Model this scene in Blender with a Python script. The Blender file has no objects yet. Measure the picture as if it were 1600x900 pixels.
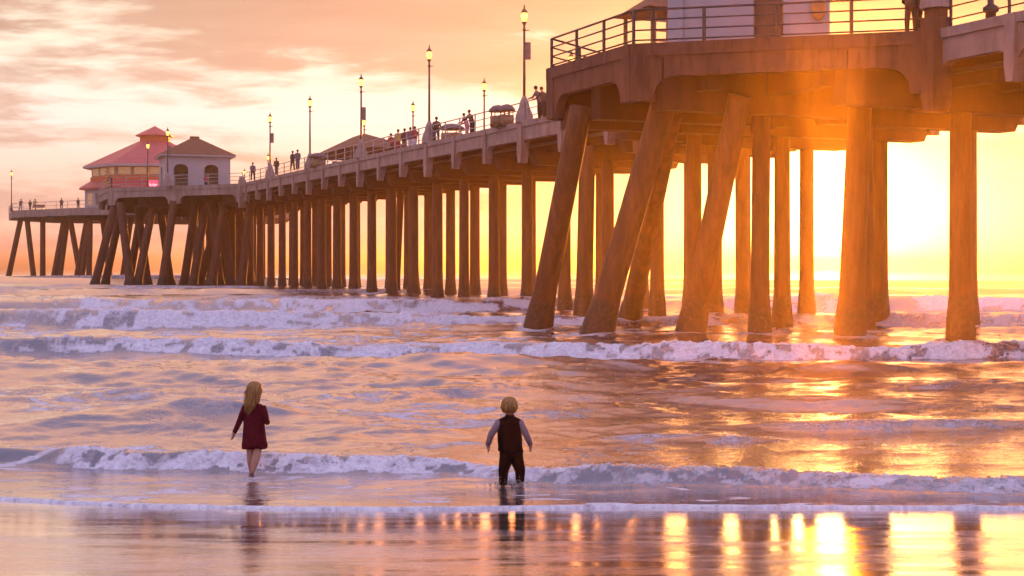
import bpy, bmesh, math, random
import numpy as np
from mathutils import Vector, Matrix

R = math.radians
C = bpy.context.scene.collection
sc = bpy.context.scene
random.seed(7)

# ------------------------------------------------------------------ camera
cam_d = bpy.data.cameras.new('camera')
cam = bpy.data.objects.new('camera', cam_d); C.objects.link(cam)
cam.location = (0, 0, 2.4); cam.rotation_euler = (R(90), 0, 0)
cam_d.sensor_width = 36; cam_d.lens = 50.0; cam_d.shift_y = -0.01875
cam_d.clip_start = 0.1; cam_d.clip_end = 8000
sc.camera = cam
F = 2222.2

# ------------------------------------------------------------------ light
SUN_AZ = math.atan2(492, F)          # to the right of +Y
SUN_EL = R(1.45)
SUN_DIR = Vector((math.sin(SUN_AZ)*math.cos(SUN_EL), math.cos(SUN_AZ)*math.cos(SUN_EL), math.sin(SUN_EL)))
sd = bpy.data.lights.new('sun', 'SUN'); sd.energy = 5.0; sd.angle = R(0.6); sd.color = (1.0, 0.29, 0.015)
so = bpy.data.objects.new('sun', sd); C.objects.link(so); so.location = (60, 200, 60)
so.rotation_euler = (-SUN_DIR).to_track_quat('-Z', 'Y').to_euler()

sc.view_settings.view_transform = 'Standard'; sc.view_settings.look = 'None'
sc.view_settings.exposure = 1.1; sc.view_settings.gamma = 1.0
sc.view_settings.use_curve_mapping = False
sc.cycles.use_denoising = True
sc.cycles.use_adaptive_sampling = True; sc.cycles.adaptive_threshold = 0.015
sc.cycles.max_bounces = 6; sc.cycles.diffuse_bounces = 2; sc.cycles.glossy_bounces = 3
sc.cycles.transmission_bounces = 3; sc.cycles.volume_bounces = 0
sc.cycles.caustics_reflective = False; sc.cycles.caustics_refractive = False
sc.cycles.sample_clamp_direct = 12; sc.cycles.sample_clamp_indirect = 4


class NT:
    """small helper for node trees"""
    def __init__(s, nt): s.nt = nt; nt.nodes.clear()
    def n(s, typ, **kw):
        nd = s.nt.nodes.new(typ)
        for k, v in kw.items(): setattr(nd, k, v)
        return nd
    def link(s, a, b): s.nt.links.new(a, b)
    def setin(s, nd, i, v):
        if v is None: return
        if isinstance(v, bpy.types.NodeSocket): s.link(v, nd.inputs[i])
        else: nd.inputs[i].default_value = v
    def math(s, op, a, b=None, c=None, clamp=False):
        nd = s.n('ShaderNodeMath', operation=op, use_clamp=clamp)
        for i, v in enumerate((a, b, c)): s.setin(nd, i, v)
        return nd.outputs[0]
    def vmath(s, op, a, b=None):
        nd = s.n('ShaderNodeVectorMath', operation=op)
        s.setin(nd, 0, a); s.setin(nd, 1, b)
        return nd.outputs['Value'] if op in ('DOT_PRODUCT', 'LENGTH') else nd.outputs[0]
    def comb(s, x, y, z):
        nd = s.n('ShaderNodeCombineXYZ')
        for i, v in enumerate((x, y, z)): s.setin(nd, i, v)
        return nd.outputs[0]
    def noise(s, vec, scale, detail=4, rough=0.55, dist=0.0, out=0):
        nd = s.n('ShaderNodeTexNoise'); s.link(vec, nd.inputs['Vector'])
        nd.inputs['Scale'].default_value = scale; nd.inputs['Detail'].default_value = detail
        nd.inputs['Roughness'].default_value = rough; nd.inputs['Distortion'].default_value = dist
        return nd.outputs[out]
    def ramp(s, fac, stops, interp='LINEAR'):
        nd = s.n('ShaderNodeValToRGB'); s.setin(nd, 0, fac)
        cr = nd.color_ramp; cr.interpolation = interp
        while len(cr.elements) < len(stops): cr.elements.new(0.5)
        for e, (p, c) in zip(cr.elements, stops):
            e.position = p; e.color = (*c, 1) if len(c) == 3 else c
        return nd.outputs[0]
    def mix(s, fac, a, b, blend='MIX'):
        nd = s.n('ShaderNodeMix', data_type='RGBA', blend_type=blend)
        s.setin(nd, 0, fac); 
        for i, v in ((6, a), (7, b)):
            if isinstance(v, tuple) and len(v) == 3: v = (*v, 1)
            s.setin(nd, i, v)
        return nd.outputs[2]
    def smooth(s, v, a, b, lo=0.0, hi=1.0):
        nd = s.n('ShaderNodeMapRange', interpolation_type='SMOOTHSTEP')
        s.setin(nd, 0, v); nd.inputs[1].default_value = a; nd.inputs[2].default_value = b
        nd.inputs[3].default_value = lo; nd.inputs[4].default_value = hi
        return nd.outputs[0]


def srgb(r, g, b):
    f = lambda c: (c/255/12.92) if c/255 <= 0.04045 else ((c/255+0.055)/1.055)**2.4
    return (f(r), f(g), f(b))

# ------------------------------------------------------------------ sky
world = bpy.data.worlds.new("World"); sc.world = world; world.use_nodes = True
t = NT(world.node_tree)
tc = t.n('ShaderNodeTexCoord')
d = t.vmath('NORMALIZE', tc.outputs['Generated'])
sep = t.n('ShaderNodeSeparateXYZ'); t.link(d, sep.inputs[0])
dx, dy, dz = sep.outputs
el = t.math('DIVIDE', t.math('ARCSINE', dz), math.pi/180)              # elevation in degrees
az = t.math('DIVIDE', t.math('ARCTAN2', dx, dy), math.pi/180)          # azimuth in degrees
front = t.math('MULTIPLY', t.math('ADD', dy, 0.35), 1.0/1.1, clamp=True)
# streaky clouds: long along the horizon, thin in height
cv = t.comb(t.math('MULTIPLY', az, 0.075), t.math('MULTIPLY', el, 0.34), 0.0)
warp = t.noise(cv, 1.1, 3, 0.5)
cv2 = t.comb(t.math('MULTIPLY', az, 0.075), t.math('ADD', t.math('MULTIPLY', el, 0.36), t.math('MULTIPLY', warp, 1.2)), 3.7)
c1 = t.noise(cv2, 1.0, 7, 0.56, 0.25)
cvf = t.comb(t.math('MULTIPLY', az, 0.28), t.math('MULTIPLY', el, 1.5), 9.1)
c2 = t.noise(cvf, 1.0, 6, 0.6, 0.5)
band = t.ramp(t.math('DIVIDE', el, 14.0), [       # cloud cover by height: clear cream band at 5-7 degrees
    (0.0, (0.66,)*3), (0.22, (0.66,)*3), (0.33, (0.60,)*3), (0.39, (0.42,)*3), (0.44, (0.22,)*3), (0.50, (0.46,)*3),
    (0.57, (0.66,)*3), (0.65, (0.60,)*3), (0.77, (0.86,)*3), (1.0, (0.9,)*3)])
cc = t.math('ADD', t.math('MULTIPLY', t.math('SUBTRACT', c1, 0.5), 2.3),
            t.math('MULTIPLY', t.math('SUBTRACT', c2, 0.5), 1.2))
azr = t.smooth(az, -9.0, 2.0, 0.0, 0.35)
elr = t.smooth(el, 6.0, 9.0, 0.0, 1.0)
cover = t.math('ADD', t.math('ADD', cc, band), t.math('MULTIPLY', azr, elr))
mask = t.smooth(cover, 0.28, 0.78)
clear = t.ramp(t.math('DIVIDE', el, 14.0), [(0.0, srgb(246, 205, 182)), (0.2, srgb(252, 222, 200)), (0.42, srgb(255, 250, 240)),
                                            (0.6, srgb(255, 244, 222)), (1.0, srgb(253, 230, 196))])
cloud = t.ramp(t.math('DIVIDE', el, 14.0), [(0.0, srgb(240, 198, 188)), (0.25, srgb(242, 208, 192)), (0.5, srgb(228, 190, 176)), (0.75, srgb(220, 172, 150)),
                                            (1.0, srgb(214, 150, 128))])
clear = t.mix(1.0, clear, (1.42, 1.38, 1.32), 'MULTIPLY')
mott = t.noise(t.comb(t.math('MULTIPLY', az, 0.12), t.math('MULTIPLY', el, 0.9), 4.4), 1.0, 6, 0.6, 0.4)
cloud = t.mix(1.0, cloud, t.ramp(mott, [(0.30, (0.84, 0.80, 0.84)), (0.5, (1.0, 1.0, 1.0)), (0.68, (1.12, 1.14, 1.14))]), 'MULTIPLY')
sky = t.mix(mask, clear, cloud)
sky = t.mix(1.0, sky, (0.76, 0.80, 0.90), 'MULTIPLY')
sky = t.mix(t.smooth(el, 0.2, 3.6, 1.0, 0.0), sky, t.mix(1.0, sky, (1.40, 1.35, 1.30), 'MULTIPLY'))
added_sky_lift = t.math('MULTIPLY', t.smooth(el, 10.5, 17, 0.0, 1.0), t.smooth(el, 30, 60, 1.0, 0.0))  # added brightness in the unseen sky above the frame, to light the water
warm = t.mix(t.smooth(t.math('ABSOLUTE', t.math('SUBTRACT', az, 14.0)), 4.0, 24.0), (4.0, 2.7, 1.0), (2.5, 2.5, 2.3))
sky = t.mix(added_sky_lift, sky, t.mix(1.0, sky, warm, 'MULTIPLY'))
# away from the sunset: lavender dusk sky
back = t.mix(t.smooth(el, -5, 60), (0.92, 0.72, 0.98), (0.62, 0.60, 1.05))
frontf = t.smooth(dy, -0.2, 0.85)
upf = t.smooth(el, 20, 60)
sky = t.mix(t.math('MULTIPLY', frontf, t.math('SUBTRACT', 1.0, upf)), back, sky)
# glow around the sun, wider than high
sx = t.math('MULTIPLY', t.math('SUBTRACT', az, math.degrees(SUN_AZ)), 0.80)
sy = t.math('MULTIPLY', t.math('SUBTRACT', el, 1.45), 0.95)
ang = t.math('SQRT', t.math('ADD', t.math('MULTIPLY', sx, sx), t.math('MULTIPLY', sy, sy)))
sy3 = t.math('MULTIPLY', sy, 1.3)
sx3 = t.math('MULTIPLY', sx, 0.85)
ang3 = t.math('SQRT', t.math('ADD', t.math('MULTIPLY', sx3, sx3), t.math('MULTIPLY', sy3, sy3)))
def glow(width, power, ang=ang):
    return t.math('EXPONENT', t.math('MULTIPLY', t.math('POWER', t.math('DIVIDE', ang, width), power), -1.0))
g1 = glow(2.1, 1.5); g2 = glow(4.3, 1.9, ang3); g3 = glow(5.4, 2.1, ang3)
yel = t.mix(t.math('MULTIPLY', g3, 0.95), sky, t.mix(c2, (1.15, 0.68, 0.05), (1.25, 0.95, 0.20)))
s2 = t.mix(g2, yel, (5.2, 3.7, 1.5))
s3 = t.mix(g1, s2, (26.0, 16.0, 5.5))
# faint physical sky under it
ns = t.n('ShaderNodeTexSky', sky_type='NISHITA')
ns.sun_disc = False; ns.sun_elevation = SUN_EL; ns.sun_rotation = SUN_AZ
ns.air_density = 1.4; ns.dust_density = 3.0
b1 = t.n('ShaderNodeBackground'); t.link(ns.outputs[0], b1.inputs[0]); b1.inputs[1].default_value = 0.05
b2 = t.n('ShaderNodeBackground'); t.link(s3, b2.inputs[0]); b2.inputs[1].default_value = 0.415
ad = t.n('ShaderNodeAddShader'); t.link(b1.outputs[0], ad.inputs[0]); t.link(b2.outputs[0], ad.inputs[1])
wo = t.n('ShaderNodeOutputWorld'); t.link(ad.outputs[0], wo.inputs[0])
world.cycles.sampling_method = 'MANUAL'; world.cycles.sample_map_resolution = 1024

# ------------------------------------------------------------------ materials
def new_mat(name):
    m = bpy.data.materials.new(name); m.use_nodes = True
    t = NT(m.node_tree)
    p = t.n('ShaderNodeBsdfPrincipled'); o = t.n('ShaderNodeOutputMaterial')
    t.link(p.outputs[0], o.inputs[0])
    return m, t, p, o

def pmat(name, col, rough=0.6, var=0.25, scale=3.0, bump=0.0, metal=0.0, col2=None, stretch=(1, 1, 1), spec=0.5, bscale=None, emis=None, estr=0):
    m, t, p, o = new_mat(name)
    tc = t.n('ShaderNodeTexCoord'); mp = t.n('ShaderNodeMapping'); t.link(tc.outputs['Object'], mp.inputs[0])
    mp.inputs['Scale'].default_value = stretch
    f = t.noise(mp.outputs[0], scale, 6, 0.6)
    a = tuple(max(0, c*(1-var)) for c in col); b = col2 or tuple(min(1, c*(1+var)) for c in col)
    c = t.ramp(f, [(0.3, a), (0.7, b)])
    t.link(c, p.inputs['Base Color']); p.inputs['Roughness'].default_value = rough; p.inputs['Metallic'].default_value = metal
    p.inputs['Specular IOR Level'].default_value = spec
    if bump:
        bn = t.n('ShaderNodeBump'); bn.inputs['Strength'].default_value = bump; bn.inputs['Distance'].default_value = 0.02
        t.link(t.noise(mp.outputs[0], bscale or scale*6, 4, 0.6), bn.inputs['Height']); t.link(bn.outputs[0], p.inputs['Normal'])
    if emis:
        p.inputs['Emission Color'].default_value = (*emis, 1); p.inputs['Emission Strength'].default_value = estr
    return m

def concrete(name, col, streak=0.5):
    m, t, p, o = new_mat(name)
    tc = t.n('ShaderNodeTexCoord')
    mp = t.n('ShaderNodeMapping'); t.link(tc.outputs['Object'], mp.inputs[0]); mp.inputs['Scale'].default_value = (1, 1, 0.22)
    a = t.noise(tc.outputs['Object'], 0.8, 5, 0.6); b = t.noise(mp.outputs[0], 2.2, 6, 0.65)
    base = t.ramp(a, [(0.3, tuple(c*0.78 for c in col)), (0.7, tuple(c*1.15 for c in col))])
    st = t.smooth(b, 0.46, 0.66, 0.0, streak)
    c = t.mix(st, base, tuple(c*0.38*k for c, k in zip(col, (1.05, 0.9, 0.8))))
    t.link(c, p.inputs['Base Color']); p.inputs['Roughness'].default_value = 0.85
    bn = t.n('ShaderNodeBump'); bn.inputs['Strength'].default_value = 0.5; bn.inputs['Distance'].default_value = 0.03
    t.link(t.noise(tc.outputs['Object'], 9, 5, 0.7), bn.inputs['Height']); t.link(bn.outputs[0], p.inputs['Normal'])
    return m

def pile_mat():
    m, t, p, o = new_mat('pile_concrete')
    geo = t.n('ShaderNodeNewGeometry'); sp = t.n('ShaderNodeSeparateXYZ'); t.link(geo.outputs['Position'], sp.inputs[0])
    mp = t.n('ShaderNodeMapping'); t.link(geo.outputs['Position'], mp.inputs[0]); mp.inputs['Scale'].default_value = (1, 1, 0.15)
    b = t.noise(mp.outputs[0], 3.0, 6, 0.65); a = t.noise(geo.outputs['Position'], 0.7, 4, 0.6)
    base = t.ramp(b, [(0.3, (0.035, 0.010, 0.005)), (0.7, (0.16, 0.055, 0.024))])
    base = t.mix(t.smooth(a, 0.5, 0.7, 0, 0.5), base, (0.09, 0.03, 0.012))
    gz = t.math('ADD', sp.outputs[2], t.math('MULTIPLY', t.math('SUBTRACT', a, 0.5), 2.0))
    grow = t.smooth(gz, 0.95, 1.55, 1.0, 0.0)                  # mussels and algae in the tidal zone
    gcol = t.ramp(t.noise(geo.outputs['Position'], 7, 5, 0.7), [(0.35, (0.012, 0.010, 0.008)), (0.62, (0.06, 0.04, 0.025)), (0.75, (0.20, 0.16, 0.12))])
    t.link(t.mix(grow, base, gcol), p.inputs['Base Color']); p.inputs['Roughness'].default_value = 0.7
    bn = t.n('ShaderNodeBump'); bn.inputs['Strength'].default_value = 0.7; bn.inputs['Distance'].default_value = 0.05
    t.link(t.noise(geo.outputs['Position'], 6, 5, 0.7), bn.inputs['Height']); t.link(bn.outputs[0], p.inputs['Normal'])
    return m

M = {}
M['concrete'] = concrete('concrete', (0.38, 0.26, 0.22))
M['platform'] = concrete('darkened_stained_concrete', (0.17, 0.065, 0.038), 0.7)  # stain streaks over a base darkened to put contrast into the albedo
M['concrete_shaded'] = concrete('shaded_underside_concrete', (0.050, 0.012, 0.006), 0.7)  # same concrete under the deck, its shade put into the albedo
M['deck'] = concrete('deck_concrete', (0.30, 0.26, 0.24), 0.3)
M['pile'] = pile_mat()
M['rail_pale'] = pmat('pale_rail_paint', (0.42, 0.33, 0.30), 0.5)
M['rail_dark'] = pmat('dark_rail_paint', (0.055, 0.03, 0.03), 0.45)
M['iron'] = pmat('dark_iron', (0.06, 0.045, 0.05), 0.45, metal=0.3)
M['wall'] = pmat('white_stucco', (0.44, 0.37, 0.38), 0.8, 0.08, 1.2, 0.3)
M['wall_dark'] = pmat('brown_panel', (0.10, 0.05, 0.035), 0.7)
M['roof'] = pmat('brown_shingle', (0.19, 0.08, 0.04), 0.85, 0.3, 2.0, 0.6, stretch=(1, 1, 4))
M['roof_red'] = pmat('red_metal_roof', (0.50, 0.075, 0.085), 0.5, 0.12, 0.6, 0.2)
M['band'] = pmat('orange_band', (0.60, 0.12, 0.03), 0.6)
M['cream'] = pmat('cream_wall', (0.38, 0.24, 0.17), 0.7)
M['glow_glass'] = pmat('lit_window', (0.35, 0.22, 0.12), 0.3, emis=(1.0, 0.5, 0.2), estr=0.10)
M['glass_dark'] = pmat('dark_window', (0.05, 0.04, 0.05), 0.15)
M['lamp'] = pmat('lamp_glass', (0.9, 0.7, 0.3), 0.3, emis=(1.0, 0.50, 0.09), estr=1.25)
M['sign_red'] = pmat('red_sign', (0.75, 0.05, 0.10), 0.5, emis=(1.0, 0.10, 0.18), estr=0.5)
M['sign_pink'] = pmat('pale_sign_letters', (0.9, 0.6, 0.6), 0.5, emis=(1.0, 0.55, 0.6), estr=0.6)
M['canvas'] = pmat('canvas', (0.22, 0.14, 0.14), 0.9)
M['slat_orange'] = pmat('orange_bench', (0.55, 0.20, 0.05), 0.6)
M['wood'] = pmat('wood', (0.30, 0.16, 0.08), 0.7)
M['skin'] = pmat('skin', (0.50, 0.24, 0.16), 0.5, 0.08)
M['skin'].node_tree.nodes['Principled BSDF'].inputs['Subsurface Weight'].default_value = 0.15
M['maroon'] = pmat('maroon_knit', (0.12, 0.007, 0.014), 0.9, 0.4, 30, 0.8, bscale=120, spec=0.2)
M['navy'] = pmat('dark_vest', (0.007, 0.002, 0.004), 0.95, 0.3, 20, 0.3, spec=0.1)
M['trouser'] = pmat('dark_trousers', (0.006, 0.002, 0.004), 0.95, 0.3, 20, 0.3, spec=0.1)
M['lilac'] = pmat('pale_sleeve', (0.27, 0.17, 0.20), 0.9, 0.15, 20, 0.4)
for k, c in dict(cloth_black=(0.02, 0.015, 0.02), cloth_brown=(0.10, 0.05, 0.03), cloth_grey=(0.16, 0.13, 0.15), cloth_red=(0.35, 0.05, 0.05),
                 cloth_yellow=(0.55, 0.33, 0.08), cloth_white=(0.6, 0.55, 0.6), cloth_pink=(0.5, 0.22, 0.25), hair_dark=(0.03, 0.015, 0.01)).items():
    M[k] = pmat(k, c, 0.9)

def hair_mat(name, c0, c1):
    m, t, p, o = new_mat(name)
    tc = t.n('ShaderNodeTexCoord'); mp = t.n('ShaderNodeMapping'); t.link(tc.outputs['Object'], mp.inputs[0]); mp.inputs['Scale'].default_value = (1, 1, 0.08)
    col = t.ramp(t.noise(mp.outputs[0], 60, 4, 0.6), [(0.3, c0), (0.7, c1)])
    t.link(col, p.inputs['Base Color']); p.inputs['Roughness'].default_value = 0.45
    tr = t.n('ShaderNodeBsdfTranslucent'); t.link(col, tr.inputs[0])
    mx = t.n('ShaderNodeMixShader'); mx.inputs[0].default_value = 0.45
    t.link(p.outputs[0], mx.inputs[1]); t.link(tr.outputs[0], mx.inputs[2]); t.link(mx.outputs[0], o.inputs[0])
    return m
M['blonde'] = hair_mat('blonde_hair', (0.36, 0.15, 0.04), (0.95, 0.55, 0.20))

# ------------------------------------------------------------------ mesh helpers
class MB:
    def __init__(s): s.v = []; s.f = []; s.smooth = []
    def add(s, vs, fs, smooth=False):
        b = len(s.v); s.v += [tuple(v) for v in vs]
        s.f += [tuple(b+i for i in f) for f in fs]; s.smooth += [smooth]*len(fs)
        return s
    def box(s, x0, x1, y0, y1, z0, z1):
        return s.add([(x0,y0,z0),(x1,y0,z0),(x1,y1,z0),(x0,y1,z0),(x0,y0,z1),(x1,y0,z1),(x1,y1,z1),(x0,y1,z1)],
              [(0,3,2,1),(4,5,6,7),(0,1,5,4),(1,2,6,5),(2,3,7,6),(3,0,4,7)])
    def prism(s, poly, origin, ax, ay, az, depth):
        """polygon (a,b) in the plane ax/ay at origin, extruded along az by depth"""
        o, ax, ay, az = map(Vector, (origin, ax, ay, az)); n = len(poly)
        vs = [o+ax*a+ay*b for a, b in poly] + [o+ax*a+ay*b+az*depth for a, b in poly]
        fs = [tuple(range(n)), tuple(reversed(range(n, 2*n)))] + [(i, i+n, (i+1) % n+n, (i+1) % n) for i in range(n)]
        return s.add(vs, fs)
    def tube(s, pts, rad, n=8, smooth=True, cap=True, flat=1.0):
        pts = [Vector(p) for p in pts]
        if not isinstance(rad, (list, tuple)): rad = [rad]*len(pts)
        vs = []
        up = None
        for i, p in enumerate(pts):
            d = (pts[min(i+1, len(pts)-1)]-pts[max(i-1, 0)]).normalized()
            a = Vector((0, 0, 1)) if abs(d.z) < 0.9 else Vector((0, 1, 0))
            u = d.cross(a).normalized() if up is None else (up-d*up.dot(d)).normalized(); up = u
            w = d.cross(u)
            for k in range(n):
                an = 2*math.pi*k/n
                vs.append(p+u*math.cos(an)*rad[i]+w*math.sin(an)*rad[i]*flat)
        fs = [(i*n+k, i*n+(k+1) % n, (i+1)*n+(k+1) % n, (i+1)*n+k) for i in range(len(pts)-1) for k in range(n)]
        if cap: fs += [tuple(reversed(range(n))), tuple((len(pts)-1)*n+k for k in range(n))]
        return s.add(vs, fs, smooth)
    def lathe(s, prof, n=12, c=(0, 0), smooth=True, rot=0.0):
        """profile [(r, z)]"""
        vs = [(c[0]+r*math.cos(rot+2*math.pi*k/n), c[1]+r*math.sin(rot+2*math.pi*k/n), z) for r, z in prof for k in range(n)]
        m = len(prof)
        fs = [(i*n+k, i*n+(k+1) % n, (i+1)*n+(k+1) % n, (i+1)*n+k) for i in range(m-1) for k in range(n)]
        fs += [tuple(reversed(range(n))), tuple((m-1)*n+k for k in range(n))]
        return s.add(vs, fs, smooth)
    def loft(s, rings, n=24, smooth=True, fold=0, famp=0.0, cap=True):
        """rings: (cx, cy, cz, rx, ry)"""
        vs = []
        for j, (cx, cy, cz, rx, ry) in enumerate(rings):
            for k in range(n):
                a = 2*math.pi*k/n
                w = 1+famp*math.sin(fold*a+0.7*j)*(j/len(rings)) if fold else 1
                vs.append((cx+rx*w*math.cos(a), cy+ry*w*math.sin(a), cz))
        m = len(rings)
        fs = [(i*n+(k+1) % n, i*n+k, (i+1)*n+k, (i+1)*n+(k+1) % n) for i in range(m-1) for k in range(n)]
        if cap: fs += [tuple(range(n)), tuple(reversed([(m-1)*n+k for k in range(n)]))]
        return s.add(vs, fs, smooth)
    def ball(s, c, r, n=10, m=7, sx=1, sy=1, sz=1):
        prof = [(math.sin(math.pi*i/m), -math.cos(math.pi*i/m)) for i in range(m+1)]
        vs = [(c[0]+q*math.cos(2*math.pi*k/n)*r*sx, c[1]+q*math.sin(2*math.pi*k/n)*r*sy, c[2]+z*r*sz) for q, z in prof for k in range(n)]
        fs = [(i*n+k, i*n+(k+1) % n, (i+1)*n+(k+1) % n, (i+1)*n+k) for i in range(m) for k in range(n)]
        return s.add(vs, fs, True)
    def mesh(s, name):
        me = bpy.data.meshes.new(name); me.from_pydata(s.v, [], s.f)
        me.polygons.foreach_set('use_smooth', s.smooth)
        bm = bmesh.new(); bm.from_mesh(me); bmesh.ops.remove_doubles(bm, verts=bm.verts, dist=1e-5)
        bmesh.ops.recalc_face_normals(bm, faces=bm.faces); bm.to_mesh(me); bm.free()
        return me
    def build(s, name, mat, parent=None, bevel=0, map=None):
        if map: s.v = [map(v) for v in s.v]
        me = s.mesh(name); o = bpy.data.objects.new(name, me); C.objects.link(o)
        if mat: me.materials.append(mat if not isinstance(mat, str) else M[mat])
        if parent: o.parent = parent
        if bevel:
            b = o.modifiers.new('bevel', 'BEVEL'); b.width = bevel; b.segments = 2; b.limit_method = 'ANGLE'
        return o

def tag(o, label=None, cat=None, group=None, kind=None):
    if label: o['label'] = label
    if cat: o['category'] = cat
    if group: o['group'] = group
    if kind: o['kind'] = kind
    return o
def empty(name, loc, rz=0, **kw):
    o = bpy.data.objects.new(name, None); C.objects.link(o); o.location = loc; o.rotation_euler = (0, 0, rz)
    o.empty_display_size = 0.3
    return tag(o, **kw)
def copy_tree(o, parent=None):
    c = o.copy(); C.objects.link(c); c.parent = parent
    for ch in list(o.children): copy_tree(ch, c)
    return c

# ------------------------------------------------------------------ noise for the sea
rng = np.random.RandomState(11)
_lat = rng.rand(256, 256).astype(np.float32)
def vnoise(x, y, seed=0):
    x = x+seed*17.31; y = y+seed*9.77
    xi = np.floor(x).astype(np.int64); yi = np.floor(y).astype(np.int64)
    fx = x-xi; fy = y-yi; fx = fx*fx*(3-2*fx); fy = fy*fy*(3-2*fy)
    a = _lat[xi & 255, yi & 255]; b = _lat[(xi+1) & 255, yi & 255]
    c = _lat[xi & 255, (yi+1) & 255]; d = _lat[(xi+1) & 255, (yi+1) & 255]
    return (a*(1-fx)+b*fx)*(1-fy)+(c*(1-fx)+d*fx)*fy
def fbm(x, y, oct=4, seed=0, g=0.5):
    s = 0; a = 1; n = 0
    for i in range(oct):
        s = s+a*vnoise(x*2**i, y*2**i, seed+i*3); n += a; a *= g
    return s/n
def sstep(a, b, x):
    q = np.clip((x-a)/(b-a), 0, 1); return q*q*(3-2*q)

def edge_y(X):      # where the swash ends on the sand
    u = 800+X*F/14.3
    return np.interp(u, [-400, 0, 200, 450, 700, 1000, 1300, 1600, 2000], [15.3, 14.72, 14.36, 14.16, 14.14, 14.28, 14.26, 14.2, 14.3]) 
SLOPE = math.tan(R(3.6))

def sea_fields(X, Y):
    Ys = edge_y(X)
    dpt = Y-Ys
    U = 800+X*F/Y
    # short wind waves
    rr = np.random.RandomState(3)
    h = np.zeros_like(X)
    dYm = Y*Y/5333.*0.5
    for i in range(84):
        L = 0.32*(36.0**(i/83.0)); ang = rr.normal(0, 0.42) ; ph = rr.rand()*6.28
        kx = math.sin(ang)*2*math.pi/L; ky = math.cos(ang)*2*math.pi/L
        q = np.sin(kx*X+ky*Y+ph+1.3*vnoise(X/L*0.3, Y/L*0.3, i))
        cr = (1-np.abs(q))*2-0.7 if i % 2 else q
        h += cr*L*0.0027*(0.75 if L > 3 else 0.9 if L > 1.0 else 0.95)*np.clip(L/(3.2*dYm)-0.6, 0, 1)
    patch = 0.25+1.6*fbm(X*0.22, Y*0.35, 4, 9)
    calm = np.interp(dpt, [0, 0.5, 1.2, 2.6, 5, 12], [0.03, 0.16, 0.26, 0.5, 1.0, 1.3])
    h = h*patch*calm*(1-0.38*sstep(850, 1100, U)*sstep(60, 45, Y))
    foam = np.zeros_like(X)
    web = np.abs(fbm(X*1.1+2*fbm(X*0.6, Y, 2, 4), Y*2.4, 4, 21)-0.5)*2          # lacy streaks
    web2 = fbm(X*0.35, Y*0.8, 4, 33)
    # rollers: (u list, base v list, crest height m, front width, back width, foam amount list)
    def roller(us, vb, hs, wf, wb, fm, seed, lump):
        nonlocal h, foam
        Yb = 5333./(np.interp(U, us, vb)-420)
        wob = (fbm(X*0.35/wf*0.3, X*0, 3, seed)-0.5)
        Yc = Yb+wf*1.3+wob*wf*2.2
        H = np.interp(U, us, hs)*(0.72+0.6*fbm(X*0.5/wf*0.35, X*0+7, 3, seed+1))
        f = np.interp(U, us, fm)
        dd = Y-Yc
        prof = np.where(dd < 0, np.exp(-np.abs(dd/wf)**2.4), np.exp(-np.abs(dd/wb)**1.6))
        fn = fbm(X*0.9/wf*0.35, Y*0.9/wf*0.35, 4, seed+2)
        act = sstep(0.74, 0.34, fn+(0.5-f)*0.9)
        front = sstep(-2.1, -1.2, dd/wf)*sstep(1.5, 0.1, dd/wb*1.0)
        hole = sstep(0.50, 0.64, fbm(X*1.0/lump, Y*1.6/lump, 4, seed+11, 0.6))
        fo = act*front*(1-0.62*hole)
        tail = 0.75*f*sstep(3.4, 0.2, dd/wb)*(dd > 0)*sstep(0.42, 0.12, web)
        h += H*prof
        # toe of the bore: churned lumps
        l1 = fbm(X*2.2/lump, Y*2.2/lump, 4, seed+5, 0.6)-0.45
        l2 = 1-np.abs(fbm(X*3.4/lump, Y*3.4/lump, 3, seed+6, 0.6)-0.5)*4
        l3 = fbm(X*11/lump, Y*11/lump, 3, seed+8, 0.6)-0.5
        h += fo*H*(0.50*l1+0.06*l2+0.10*l3)*np.exp(-np.abs(dd/(wf*1.3))**2)
        foam = np.maximum(foam, np.maximum(fo, tail))
    roller([-500, 0, 60, 130, 250, 400, 560, 700, 800, 870, 950, 1100, 1300, 1600, 2100],
           [722, 728, 730, 736, 738, 741, 743, 746, 752, 756, 758, 762, 768, 772, 776],
           [.17, .17, .17, .24, .22, .17, .16, .14, .10, .14, .19, .14, .12, .12, .12], 0.20, 0.55,
           [.1, .10, .25, .8, .62, .8, .62, .5, .62, .95, 1, 1, 1, 1, 1], 50, 0.20)
    roller([-500, 0, 300, 800, 1200, 1600, 2100], [553, 555, 556, 558, 564, 562, 560], [.36, .38, .40, .40, .40, .36, .36], 0.42, 1.4,
           [.75, .72, .85, 1, 1, 1, 1], 60, 0.45)
    roller([-500, 0, 120, 300, 700, 900, 1300, 1450, 2100], [512, 512, 514, 514, 512, 512, 508, 512, 512], [.6, .65, .7, .62, .5, .35, .3, .5, .55], 0.9, 3.0,
           [.5, .5, .75, 1, .95, .7, .5, .8, .8], 70, 0.8)
    roller([-500, 0, 600, 1000, 1400, 2100], [487, 488, 488, 486, 488, 490], [.6, .6, .5, .4, .7, .7], 1.4, 3.0, [.35, .45, .5, .45, .6, .6], 80, 1.2)
    # smooth humps without foam
    def hump(u0, u1, v, hh, wf, wb, f=0.0):
        nonlocal h, foam
        Yc = 5333./(v-420)+0.6*(vnoise(X*0.5, X*0, int(v))-0.5)
        env = np.exp(-np.abs((U-(u0+u1)/2)/((u1-u0)/2))**3)
        dd = Y-Yc
        h += hh*env*np.where(dd < 0, np.exp(-np.abs(dd/wf)**2.2), np.exp(-np.abs(dd/wb)**1.8))
        if f: foam = np.maximum(foam, env*f*sstep(0.35, 0.1, web)*np.exp(-np.abs(dd/wb/1.5)**2))
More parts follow.
